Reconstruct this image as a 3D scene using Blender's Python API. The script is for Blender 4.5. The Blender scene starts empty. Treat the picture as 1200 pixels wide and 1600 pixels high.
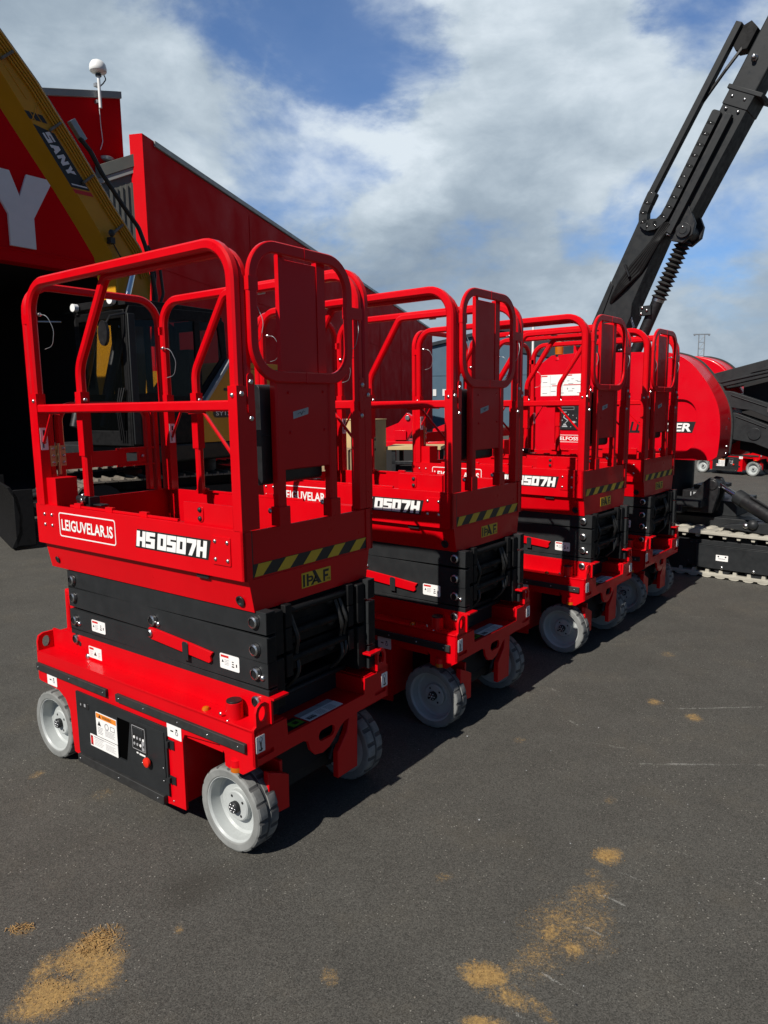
import bpy, bmesh, math, random
from mathutils import Vector, Matrix
random.seed(7)
R = math.radians
scene = bpy.context.scene
COL = scene.collection

# ---------------------------------------------------------------- camera
cam_d = bpy.data.cameras.new('camera')
cam = bpy.data.objects.new('camera', cam_d); COL.objects.link(cam)
cam.location = (0, 0, 1.6732)
cam.matrix_world = Matrix.Translation((0, 0, 1.6732)) @ Matrix.Rotation(R(90 - 8.3936), 4, 'X') @ Matrix.Rotation(R(-0.7265), 4, 'Z')
cam_d.sensor_fit = 'HORIZONTAL'; cam_d.sensor_width = 36.0
cam_d.lens = 1109.2 / 1200 * 36.0
cam_d.clip_start = 0.05; cam_d.clip_end = 3000
scene.camera = cam

# ---------------------------------------------------------------- light
SUN_EL, SUN_AZ = 43.0, 38.3          # light travels towards (sin az, cos az)
travel = Vector((math.sin(R(SUN_AZ)) * math.cos(R(SUN_EL)), math.cos(R(SUN_AZ)) * math.cos(R(SUN_EL)), -math.sin(R(SUN_EL))))
sun_d = bpy.data.lights.new('sun', 'SUN'); sun_d.energy = 5.2; sun_d.angle = R(0.5); sun_d.color = (1.0, 0.95, 0.87)
sun = bpy.data.objects.new('sun', sun_d); COL.objects.link(sun)
sun.rotation_euler = travel.to_track_quat('-Z', 'Y').to_euler(); sun.location = (-8, -10, 12)

scene.view_settings.view_transform = 'Standard'
scene.view_settings.look = 'None'
scene.view_settings.exposure = 0.15
scene.view_settings.gamma = 1.0
scene.view_settings.use_curve_mapping = False
scene.cycles.max_bounces = 8
scene.cycles.diffuse_bounces = 3
scene.cycles.glossy_bounces = 4
scene.cycles.transparent_max_bounces = 8

class NT:
    """small helper to write node trees"""
    def __init__(s, nt): s.nt = nt; nt.nodes.clear()
    def n(s, t, **k):
        nd = s.nt.nodes.new(t)
        for a, b in k.items(): setattr(nd, a, b)
        return nd
    def l(s, a, b): s.nt.links.new(a, b)
    def val(s, sock, v):
        if isinstance(v, bpy.types.NodeSocket): s.l(v, sock)
        else: sock.default_value = v
    def math(s, op, a, b=0.0, clamp=False):
        nd = s.n('ShaderNodeMath', operation=op, use_clamp=clamp); s.val(nd.inputs[0], a); s.val(nd.inputs[1], b); return nd.outputs[0]
    def vmath(s, op, a, b=None, scale=None):
        nd = s.n('ShaderNodeVectorMath', operation=op); s.val(nd.inputs[0], a)
        if b is not None: s.val(nd.inputs[1], b)
        if scale is not None: s.val(nd.inputs[3], scale)
        return nd
    def rng(s, v, a, b, c=0.0, d=1.0, smooth=False):
        nd = s.n('ShaderNodeMapRange'); nd.interpolation_type = 'SMOOTHSTEP' if smooth else 'LINEAR'
        s.val(nd.inputs[0], v)
        for i, q in enumerate((a, b, c, d)): nd.inputs[i + 1].default_value = q
        return nd.outputs[0]
    def mix(s, f, a, b):
        nd = s.n('ShaderNodeMix', data_type='RGBA'); s.val(nd.inputs[0], f); s.val(nd.inputs[6], a); s.val(nd.inputs[7], b); return nd.outputs[2]
    def noise(s, vec, scale, detail=4, rough=0.5, dist=0.0):
        nd = s.n('ShaderNodeTexNoise'); nd.inputs['Scale'].default_value = scale; nd.inputs['Detail'].default_value = detail
        nd.inputs['Roughness'].default_value = rough; nd.inputs['Distortion'].default_value = dist
        if vec is not None: s.l(vec, nd.inputs['Vector'])
        return nd.outputs[0]

# ---------------------------------------------------------------- sky: clear-sky model under a broken cloud layer
world = bpy.data.worlds.new('World'); scene.world = world; world.use_nodes = True
W = NT(world.node_tree)
WS = 0.08
sky = W.n('ShaderNodeTexSky', sky_type='NISHITA'); sky.sun_disc = False
sky.sun_elevation = R(SUN_EL); sky.sun_rotation = R(180 + SUN_AZ); sky.air_density = 1.0; sky.dust_density = 0.4; sky.ozone_density = 2.0
tc = W.n('ShaderNodeTexCoord'); dvec = tc.outputs['Generated']
sep = W.n('ShaderNodeSeparateXYZ'); W.l(dvec, sep.inputs[0])
mp = W.n('ShaderNodeMapping'); W.l(dvec, mp.inputs[0]); mp.inputs['Scale'].default_value = (1.0, 1.0, 1.9); mp.inputs['Location'].default_value = (3.1, 1.7, 0.4)
cp = mp.outputs[0]
n1 = W.noise(cp, 4.0, 9, 0.56, 0.25)
n2 = W.noise(cp, 9.0, 8, 0.6, 0.3)
n4 = W.noise(cp, 2.2, 3, 0.5, 0.2)
def warp(sc, det, amt):
    q = W.n('ShaderNodeTexNoise'); q.inputs['Scale'].default_value = sc; q.inputs['Detail'].default_value = det; q.inputs['Roughness'].default_value = 0.65; W.l(cp, q.inputs['Vector'])
    return W.vmath('SCALE', W.vmath('SUBTRACT', q.outputs['Color'], (0.5, 0.5, 0.5)).outputs[0], scale=amt).outputs[0]
dd = W.vmath('NORMALIZE', W.vmath('ADD', W.vmath('ADD', dvec, warp(3.5, 2, 0.14)).outputs[0], warp(11.0, 7, 0.10)).outputs[0]).outputs[0]
holes = [((-0.068, 0.900, 0.436), 4.6, .52), ((-0.010, 0.902, 0.436), 4.6, .58), ((0.030, 0.907, 0.412), 3.2, .50), ((-0.208, 0.86, 0.470), 4.6, .40), ((-0.14, 0.870, 0.462), 4.6, .46),
         ((-0.112, 0.95, 0.291), 4.8, .46), ((-0.068, 0.956, 0.284), 3.6, .48), ((-0.20, 0.93, 0.28), 4.0, .24), ((0.252, 0.941, 0.226), 2.6, .32), ((0.31, 0.926, 0.222), 2.9, .38),
         ((0.41, 0.878, 0.245), 4.0, .34), ((0.43, 0.866, 0.256), 3.6, .30), ((0.358, 0.833, 0.435), 4.0, .48), ((0.17, 0.96, 0.17), 4.0, .16)]
hs = None
for d, rad, wgt in holes:
    dt = W.vmath('DOT_PRODUCT', dd, Vector(d).normalized()).outputs['Value']
    h = W.math('MULTIPLY', W.rng(dt, math.cos(R(rad * 1.7)), math.cos(R(rad * 0.2)), 0, 1, True), wgt)
    hs = h if hs is None else W.math('MAXIMUM', hs, h)
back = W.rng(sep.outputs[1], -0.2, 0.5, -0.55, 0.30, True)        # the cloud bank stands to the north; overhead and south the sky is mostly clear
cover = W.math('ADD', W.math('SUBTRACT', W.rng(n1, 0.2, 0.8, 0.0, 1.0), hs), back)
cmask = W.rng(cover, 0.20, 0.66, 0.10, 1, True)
shade = W.math('ADD', W.math('ADD', W.math('MULTIPLY', n1, 0.62), W.math('MULTIPLY', n2, 0.38)), W.math('MULTIPLY', n4, 0.22))
bright = [((-0.16, 0.93, 0.345), 6, .10), ((-0.02, 0.962, 0.27), 5.0, .20), ((0.10, 0.9, 0.40), 10, .12), ((0.4, 0.87, 0.36), 9, .10), ((-0.33, 0.87, 0.37), 8, -.05),
          ((0.16, 0.945, 0.27), 8, -.08), ((0.30, 0.93, 0.14), 7, .06), ((0.05, 0.98, 0.18), 6, -.04), ((0.5, 0.85, 0.1), 9, .03), ((-0.02, 0.97, 0.20), 5, -.05)]
for d, rad, wgt in bright:
    dt = W.vmath('DOT_PRODUCT', dd, Vector(d).normalized()).outputs['Value']
    shade = W.math('ADD', shade, W.math('MULTIPLY', W.rng(dt, math.cos(R(rad * 1.5)), 1.0, 0, 1, True), wgt))
ramp = W.n('ShaderNodeValToRGB'); W.l(W.rng(shade, 0.40, 0.86), ramp.inputs[0])
def cl(c): return tuple(x / WS for x in c) + (1,)
ramp.color_ramp.elements[0].position = 0.0; ramp.color_ramp.elements[0].color = (0.215, 0.28, 0.36, 1)
ramp.color_ramp.elements[1].position = 1.0; ramp.color_ramp.elements[1].color = (0.66, 0.735, 0.80, 1)
e = ramp.color_ramp.elements.new(0.42); e.color = (0.33, 0.405, 0.48, 1)
e = ramp.color_ramp.elements.new(0.72); e.color = (0.48, 0.56, 0.63, 1)
cloudc = W.vmath('SCALE', ramp.outputs[0], scale=1.0 / WS).outputs[0]
skyc = W.mix(1.0, sky.outputs[0], sky.outputs[0])
skyd = W.vmath('MULTIPLY', skyc, (0.66, 0.98, 1.38)).outputs[0]
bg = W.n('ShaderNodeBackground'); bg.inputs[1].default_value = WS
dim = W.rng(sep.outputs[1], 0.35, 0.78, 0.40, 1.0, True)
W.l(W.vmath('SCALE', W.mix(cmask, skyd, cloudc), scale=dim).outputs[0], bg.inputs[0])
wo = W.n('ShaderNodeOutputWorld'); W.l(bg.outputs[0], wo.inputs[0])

# ---------------------------------------------------------------- materials
def mat(name, col, rough=0.5, metal=0.0, coat=0.0, bump=0.0, bscale=60, var=0.0, vscale=6, spec=0.5, alpha=None, emis=None):
    m = bpy.data.materials.new(name); m.use_nodes = True
    T = NT(m.node_tree)
    p = T.n('ShaderNodeBsdfPrincipled'); o = T.n('ShaderNodeOutputMaterial'); T.l(p.outputs[0], o.inputs[0])
    p.inputs['Roughness'].default_value = rough; p.inputs['Metallic'].default_value = metal
    p.inputs['Coat Weight'].default_value = coat; p.inputs['Coat Roughness'].default_value = 0.06
    p.inputs['Specular IOR Level'].default_value = spec
    t = T.n('ShaderNodeTexCoord')
    c = (*col, 1)
    if var:
        nz = T.noise(t.outputs['Object'], vscale, 6, 0.6)
        c2 = tuple(x * (1 - var) for x in col) + (1,); c1 = tuple(min(1, x * (1 + var)) for x in col) + (1,)
        T.l(T.mix(T.rng(nz, 0.3, 0.7), c2, c1), p.inputs['Base Color'])
        rr = T.noise(t.outputs['Object'], vscale * 3, 4, 0.6)
        T.l(T.rng(rr, 0.3, 0.7, max(0.02, rough * 0.75), min(1, rough * 1.3)), p.inputs['Roughness'])
    else: p.inputs['Base Color'].default_value = c
    if bump:
        b = T.n('ShaderNodeBump'); b.inputs['Strength'].default_value = bump; b.inputs['Distance'].default_value = 0.004
        T.l(T.noise(t.outputs['Object'], bscale, 4, 0.6), b.inputs['Height']); T.l(b.outputs[0], p.inputs['Normal'])
    if alpha is not None: p.inputs['Alpha'].default_value = alpha
    if emis: p.inputs['Emission Color'].default_value = (*emis[0], 1); p.inputs['Emission Strength'].default_value = emis[1]
    return m

M = {}
M['red'] = mat('red paint', (0.57, 0.0006, 0.005), 0.36, coat=0.13, var=0.07, vscale=2.5, bump=0.035, bscale=220, spec=0.2)
M['redw'] = mat('red wall cladding', (0.58, 0.0008, 0.006), 0.65, var=0.02, vscale=0.3, spec=0.06)
M['redb'] = mat('red body panel', (0.58, 0.0006, 0.009), 0.32, coat=0.12, spec=0.25, var=0.04, vscale=1.5, bump=0.03, bscale=160)
M['frame'] = mat('dark grey frame paint', (0.0165, 0.018, 0.0195), 0.5, spec=0.3, var=0.12, vscale=5, bump=0.04, bscale=180)
M['inner'] = mat('near black parts and scissor end shade', (0.006, 0.006, 0.0065), 0.6, spec=0.2, var=0.1)  # darker frame copy paints shade at the scissor ends; also plain black parts
M['shade_fill'] = mat('pocket void', (0.0015, 0.0015, 0.0015), 0.9, spec=0.0)
M['blk'] = mat('black plastic', (0.010, 0.010, 0.011), 0.42, var=0.15, vscale=8)
M['rub'] = mat('black rubber strip', (0.018, 0.018, 0.018), 0.6, var=0.2, vscale=12, bump=0.08)
M['dark'] = mat('near black and painted interior shade', (0.008, 0.007, 0.008), 0.8)  # near black; dark parts, and shade painted inside the hall
M['tyre'] = mat('grey non marking tyre', (0.19, 0.195, 0.188), 0.74, var=0.25, vscale=10, bump=0.15, bscale=90)
M['tread'] = mat('scuffed grey tread', (0.165, 0.167, 0.160), 0.78, var=0.45, vscale=16, bump=0.2, bscale=90)
M['groove'] = mat('tread groove', (0.06, 0.06, 0.06), 0.9)
M['rim'] = mat('pale grey rim paint', (0.40, 0.422, 0.415), 0.45, var=0.13, vscale=7)
M['steel'] = mat('bright steel', (0.50, 0.50, 0.50), 0.3, metal=1.0, var=0.1, vscale=40)
M['chrome'] = mat('chrome rod', (0.72, 0.72, 0.72), 0.1, metal=1.0)
M['white'] = mat('white label', (0.78, 0.77, 0.75), 0.45, var=0.03, vscale=20)
M['grey'] = mat('grey print', (0.30, 0.30, 0.31), 0.5)
M['ink'] = mat('black ink', (0.012, 0.012, 0.013), 0.45)
M['yel'] = mat('yellow tape', (0.62, 0.40, 0.02), 0.4, var=0.05, vscale=20)
M['ora'] = mat('orange print', (0.72, 0.22, 0.02), 0.45)
M['rprint'] = mat('red print', (0.55, 0.01, 0.01), 0.45)
M['green'] = mat('green print', (0.10, 0.28, 0.02), 0.45)
M['amber'] = mat('amber lens', (0.48, 0.11, 0.003), 0.15, coat=0.3)
M['ebtn'] = mat('red button', (0.66, 0.02, 0.008), 0.3)
M['tape'] = mat('grey tape', (0.36, 0.37, 0.38), 0.6, var=0.1, vscale=30)
M['brass'] = mat('worn brass', (0.5, 0.40, 0.22), 0.35, metal=1.0)
M['exc'] = mat('excavator yellow', (0.56, 0.26, 0.012), 0.4, coat=0.08, spec=0.3, var=0.07, vscale=2.0, bump=0.03)
M['track'] = mat('worn track steel', (0.16, 0.14, 0.115), 0.6, metal=0.2, var=0.3, vscale=9, bump=0.2, bscale=40)
M['wtrack'] = mat('pale rubber track', (0.36, 0.34, 0.285), 0.8, var=0.16, vscale=8, bump=0.25, bscale=50)
M['glass'] = mat('tinted cab glass', (0.004, 0.005, 0.005), 0.04, alpha=0.26, spec=0.6)
M['ply'] = mat('plywood', (0.50, 0.36, 0.17), 0.7, var=0.12, vscale=3, bump=0.05)
M['wood'] = mat('raw timber', (0.30, 0.21, 0.12), 0.75, var=0.2, vscale=6, bump=0.1)
M['gclad'] = mat('grey metal cladding', (0.10, 0.102, 0.090), 0.5, var=0.08, vscale=1.5)
M['flash'] = mat('grey metal flashing', (0.26, 0.27, 0.26), 0.4, var=0.06, vscale=2)
M['blue'] = mat('blue grey cladding', (0.075, 0.13, 0.18), 0.55, var=0.06, vscale=0.5)
M['roof'] = mat('dark roof sheet', (0.03, 0.034, 0.04), 0.5, var=0.1, vscale=0.6)
M['sign'] = mat('white sign letters', (0.72, 0.71, 0.72), 0.5, var=0.03)
M['straw'] = mat('sawdust', (0.34, 0.20, 0.07), 0.85, var=0.35, vscale=60)
M['galv'] = mat('galvanised steel', (0.33, 0.35, 0.37), 0.45, metal=0.6, var=0.1, vscale=4)
M['wplas'] = mat('white plastic', (0.78, 0.78, 0.77), 0.35)
M['hose'] = mat('black hose', (0.010, 0.010, 0.010), 0.5, var=0.2, vscale=20)

# ---------------------------------------------------------------- mesh helpers
def V3(*a): return Vector(a)
def frame(o, u, v):
    u = Vector(u).normalized(); v = Vector(v).normalized(); return (Vector(o), u, v, u.cross(v))
def FY(y, sgn=-1):      # drawing plane parallel to xz at y; N points to -y (near) or +y (far)
    return (Vector((0, y, 0)), Vector((1, 0, 0)), Vector((0, 0, 1)), Vector((0, sgn, 0)))
def FX(x, sgn=1):       # drawing plane yz at x
    return (Vector((x, 0, 0)), Vector((0, 1, 0)), Vector((0, 0, 1)), Vector((sgn, 0, 0)))
def FZ(z): return (Vector((0, 0, z)), Vector((1, 0, 0)), Vector((0, 1, 0)), Vector((0, 0, 1)))
def circ(cx, cy, rx, ry=None, n=16):
    ry = rx if ry is None else ry
    return [(cx + rx * math.cos(2 * math.pi * i / n), cy + ry * math.sin(2 * math.pi * i / n)) for i in range(n)]
def rrect(x0, y0, x1, y1, r, n=4):
    out = []
    for cx, cy, a in ((x1 - r, y0 + r, -90), (x1 - r, y1 - r, 0), (x0 + r, y1 - r, 90), (x0 + r, y0 + r, 180)):
        for i in range(n + 1):
            t = R(a + 90 * i / n); out.append((cx + r * math.cos(t), cy + r * math.sin(t)))
    return out
def fillet(pts, r, n=6, closed=False):
    pts = [Vector(p) for p in pts]; out = []; N = len(pts)
    rr = r if isinstance(r, (list, tuple)) else [r] * N
    for i, p in enumerate(pts):
        if not closed and i in (0, N - 1): out.append(p); continue
        a = pts[(i - 1) % N]; b = pts[(i + 1) % N]
        d1 = (a - p); d2 = (b - p); l1 = d1.length; l2 = d2.length; d1.normalize(); d2.normalize()
        ang = d1.angle(d2)
        if ang > math.pi - 0.02 or rr[i] <= 0: out.append(p); continue
        t = min(rr[i] / math.tan(ang / 2), l1 * 0.49, l2 * 0.49); q = t * math.tan(ang / 2)
        c = p + (d1 + d2).normalized() * (q / math.sin(ang / 2))
        s = p + d1 * t - c; e_ = p + d2 * t - c; tot = s.angle(e_)
        for k in range(n + 1):
            f = k / n; out.append(c + (s * math.sin((1 - f) * tot) + e_ * math.sin(f * tot)) / math.sin(tot))
    return out
def sqsec(a, b=None, r=0.006):
    b = a if b is None else b; a /= 2; b /= 2
    return [(a - r, -b), (a, -b + r), (a, b - r), (a - r, b), (-a + r, b), (-a, b - r), (-a, -b + r), (-a + r, -b)]
def rsec(r, n=8): return [(r * math.cos(2 * math.pi * i / n), r * math.sin(2 * math.pi * i / n)) for i in range(n)]

_txt = {}
def text_polys(s, size=1.0, offset=0.0):
    """mesh (verts, faces) of a line of text, baseline at 0, lower-left origin"""
    key = (s, offset)
    if key not in _txt:
        cu = bpy.data.curves.new('lettering', 'FONT'); cu.body = s; cu.size = 1; cu.offset = offset; cu.resolution_u = 3
        ob = bpy.data.objects.new('lettering', cu); COL.objects.link(ob)
        bpy.context.view_layer.update()
        me = bpy.data.meshes.new_from_object(ob.evaluated_get(bpy.context.evaluated_depsgraph_get()))
        vs = [(v.co.x, v.co.y) for v in me.vertices]; fs = [list(p.vertices) for p in me.polygons]
        bpy.data.objects.remove(ob); bpy.data.curves.remove(cu); bpy.data.meshes.remove(me)
        x0 = min(v[0] for v in vs); x1 = max(v[0] for v in vs); y0 = min(v[1] for v in vs); y1 = max(v[1] for v in vs)
        _txt[key] = ([((x - x0) / (x1 - x0), (y - y0) / (y1 - y0)) for x, y in vs], fs)
    return _txt[key]

class MB:
    def __init__(s): s.bm = bmesh.new(); s.mats = []
    def mi(s, m):
        m = M[m] if isinstance(m, str) else m
        if m not in s.mats: s.mats.append(m)
        return s.mats.index(m)
    def face(s, vs, k):
        try: f = s.bm.faces.new(vs); f.material_index = k; return f
        except ValueError: return None
    def quad(s, pts, m):
        k = s.mi(m); s.face([s.bm.verts.new(p) for p in pts], k)
    def box(s, a, b, m):
        k = s.mi(m); x0, y0, z0 = [min(p, q) for p, q in zip(a, b)]; x1, y1, z1 = [max(p, q) for p, q in zip(a, b)]
        v = [s.bm.verts.new(p) for p in ((x0, y0, z0), (x1, y0, z0), (x1, y1, z0), (x0, y1, z0), (x0, y0, z1), (x1, y0, z1), (x1, y1, z1), (x0, y1, z1))]
        for f in ((0, 3, 2, 1), (4, 5, 6, 7), (0, 1, 5, 4), (1, 2, 6, 5), (2, 3, 7, 6), (3, 0, 4, 7)): s.face([v[i] for i in f], k)
    def prism(s, poly, fr, t, m, holes=()):
        o, u, v, n = fr; k = s.mi(m)
        P = lambda p, h: o + u * p[0] + v * p[1] + n * h
        loops = [list(poly)] + [list(h) for h in holes]
        bot = [[s.bm.verts.new(P(p, 0)) for p in L] for L in loops]
        top = [[s.bm.verts.new(P(p, t)) for p in L] for L in loops]
        mp = {}
        for b, c in zip(bot, top):
            for x, y in zip(b, c): mp[x] = y
            for i in range(len(b)):
                j = (i + 1) % len(b); s.face([b[i], b[j], c[j], c[i]], k)
        if not holes:
            s.face(bot[0][::-1], k); s.face(top[0], k)
        else:
            es = []
            for L in bot:
                for i in range(len(L)):
                    e_ = s.bm.edges.get((L[i], L[(i + 1) % len(L)])); es.append(e_)
            r = bmesh.ops.triangle_fill(s.bm, use_beauty=True, use_dissolve=False, edges=es)
            for g in r['geom']:
                if isinstance(g, bmesh.types.BMFace):
                    g.material_index = k; s.face([mp[q] for q in g.verts][::-1], k)
    def sweep(s, path, sec, up, m, closed=False, caps=True):
        k = s.mi(m); path = [Vector(p) for p in path]; up = Vector(up).normalized(); N = len(path); rings = []
        for i, p in enumerate(path):
            a = path[(i - 1) % N] if (closed or i > 0) else None; b = path[(i + 1) % N] if (closed or i < N - 1) else None
            t1 = (p - a).normalized() if a is not None else None; t2 = (b - p).normalized() if b is not None else None
            t = (t1 + t2).normalized() if (t1 is not None and t2 is not None) else (t1 if t2 is None else t2)
            sc = 1.0
            if t1 is not None and t2 is not None: sc = 1 / max(0.5, math.cos(t1.angle(t2) / 2))
            bn = (up - t * up.dot(t))
            if bn.length < 1e-4: bn = Vector((1, 0, 0)) - t * t.x
            bn.normalize(); nn = bn.cross(t).normalized()
            rings.append([s.bm.verts.new(p + nn * (q[0] * sc) + bn * q[1]) for q in sec])
        L = len(sec)
        for i in range(N if closed else N - 1):
            a, b = rings[i], rings[(i + 1) % N]
            for j in range(L): s.face([a[j], a[(j + 1) % L], b[(j + 1) % L], b[j]], k)
        if not closed and caps: s.face(rings[0][::-1], k); s.face(rings[-1], k)
    def tube(s, pts, r, m, n=8, fil=0.0, fn=4):
        pts = [Vector(p) for p in pts]
        if fil: pts = fillet(pts, fil, fn)
        d = (pts[-1] - pts[0]).normalized(); up = Vector((0.13, 0.31, 0.94))
        if abs(d.dot(up.normalized())) > 0.9: up = Vector((0.9, 0.3, 0.1))
        s.sweep(pts, rsec(r, n), up, m)
    def cyl(s, p0, p1, r0, m, r1=None, n=16):
        p0 = Vector(p0); p1 = Vector(p1); r1 = r0 if r1 is None else r1
        s.lathe([(0, 0), (r0, 0), (r1, (p1 - p0).length), (0, (p1 - p0).length)], p0, p1 - p0, n, m)
    def lathe(s, prof, o, ax, n, m, mfun=None, rfun=None):
        o = Vector(o); ax = Vector(ax).normalized(); q = Vector((0, 0, 1)).rotation_difference(ax); k = s.mi(m)
        rings = []
        for pi, (r, h) in enumerate(prof):
            if r <= 1e-6: rings.append([s.bm.verts.new(o + ax * h)]); continue
            ring = []
            for i in range(n):
                a = 2 * math.pi * i / n; rr = r if rfun is None else rfun(pi, i, r)
                ring.append(s.bm.verts.new(o + q @ Vector((rr * math.cos(a), rr * math.sin(a), h))))
            rings.append(ring)
        for pi in range(len(rings) - 1):
            a, b = rings[pi], rings[pi + 1]
            for i in range(n):
                j = (i + 1) % n; kk = k if mfun is None else s.mi(mfun(pi, i))
                if len(a) == 1 and len(b) == 1: continue
                if len(a) == 1: s.face([a[0], b[j], b[i]], kk)
                elif len(b) == 1: s.face([a[i], a[j], b[0]], kk)
                else: s.face([a[i], a[j], b[j], b[i]], kk)
    def ball(s, c, r, m, n=8, sq=(1, 1, 1)):
        k = s.mi(m)
        g = bmesh.ops.create_uvsphere(s.bm, u_segments=n, v_segments=max(4, n // 2 + 1), radius=1, matrix=Matrix.Translation(Vector(c)) @ Matrix.Diagonal((r * sq[0], r * sq[1], r * sq[2], 1)))
        for v in g['verts']:
            for f in v.link_faces: f.material_index = k
    def bolt(s, c, d, r, m='steel'):
        d = Vector(d).normalized(); c = Vector(c)
        s.lathe([(r, 0), (r, r * 0.25), (r * 0.75, r * 0.6), (r * 0.3, r * 0.8), (0, r * 0.85)], c, d, 8, m)
    def sticker(s, fr, x0, y0, x1, y1, m='white', t=0.0015, r=0.003):
        s.prism(rrect(x0, y0, x1, y1, min(r, abs(x1 - x0) * .2, abs(y1 - y0) * .2), 2), fr, t, m)
    def ink(s, fr, rects, m, h=0.002):
        o, u, v, n = fr; k = s.mi(m)
        for x0, y0, x1, y1 in rects:
            s.face([s.bm.verts.new(o + u * a + v * b + n * h) for a, b in ((x0, y0), (x1, y0), (x1, y1), (x0, y1))], k)
    def poly(s, fr, pts, m, h=0.002):
        o, u, v, n = fr; k = s.mi(m); s.face([s.bm.verts.new(o + u * a + v * b + n * h) for a, b in pts], k)
    def text(s, fr, st, x, y, w, hgt, m, h=0.0025, slant=0.0, offset=0.0):
        vs, fs = text_polys(st, offset=offset); o, u, v, n = fr; k = s.mi(m)
        bv = [s.bm.verts.new(o + u * (x + a * w + slant * b * hgt) + v * (y + b * hgt) + n * h) for a, b in vs]
        for f in fs: s.face([bv[i] for i in f], k)
    def build(s, name, parent=None, bevel=0.0, smooth=35, loc=None, rot=None, seg=2, norm=True):
        if norm: bmesh.ops.recalc_face_normals(s.bm, faces=s.bm.faces[:])
        me = bpy.data.meshes.new(name); s.bm.to_mesh(me); s.bm.free()
        for m in s.mats: me.materials.append(m)
        if smooth:
            for p in me.polygons: p.use_smooth = True
            me.set_sharp_from_angle(angle=R(smooth))
        ob = bpy.data.objects.new(name, me); COL.objects.link(ob)
        if parent is not None: ob.parent = parent
        if loc is not None: ob.location = loc
        if rot is not None: ob.rotation_euler = rot
        if bevel:
            b = ob.modifiers.new('bevel', 'BEVEL'); b.width = bevel; b.segments = seg; b.limit_method = 'ANGLE'; b.angle_limit = R(40); b.use_clamp_overlap = True
        return ob

def tag(o, label=None, cat=None, group=None, kind=None):
    if label: o['label'] = label
    if cat: o['category'] = cat
    if group: o['group'] = group
    if kind: o['kind'] = kind
    return o
def empty(name, loc, rz, label, cat, group=None):
    o = bpy.data.objects.new(name, None); COL.objects.link(o); o.location = loc; o.rotation_euler = (0, 0, rz); o.empty_display_size = 0.2
    return tag(o, label, cat, group)
def copy_tree(o, parent=None):
    c = o.copy(); COL.objects.link(c)
    if parent is not None: c.parent = parent
    for ch in list(o.children): copy_tree(ch, c)
    return c
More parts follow.
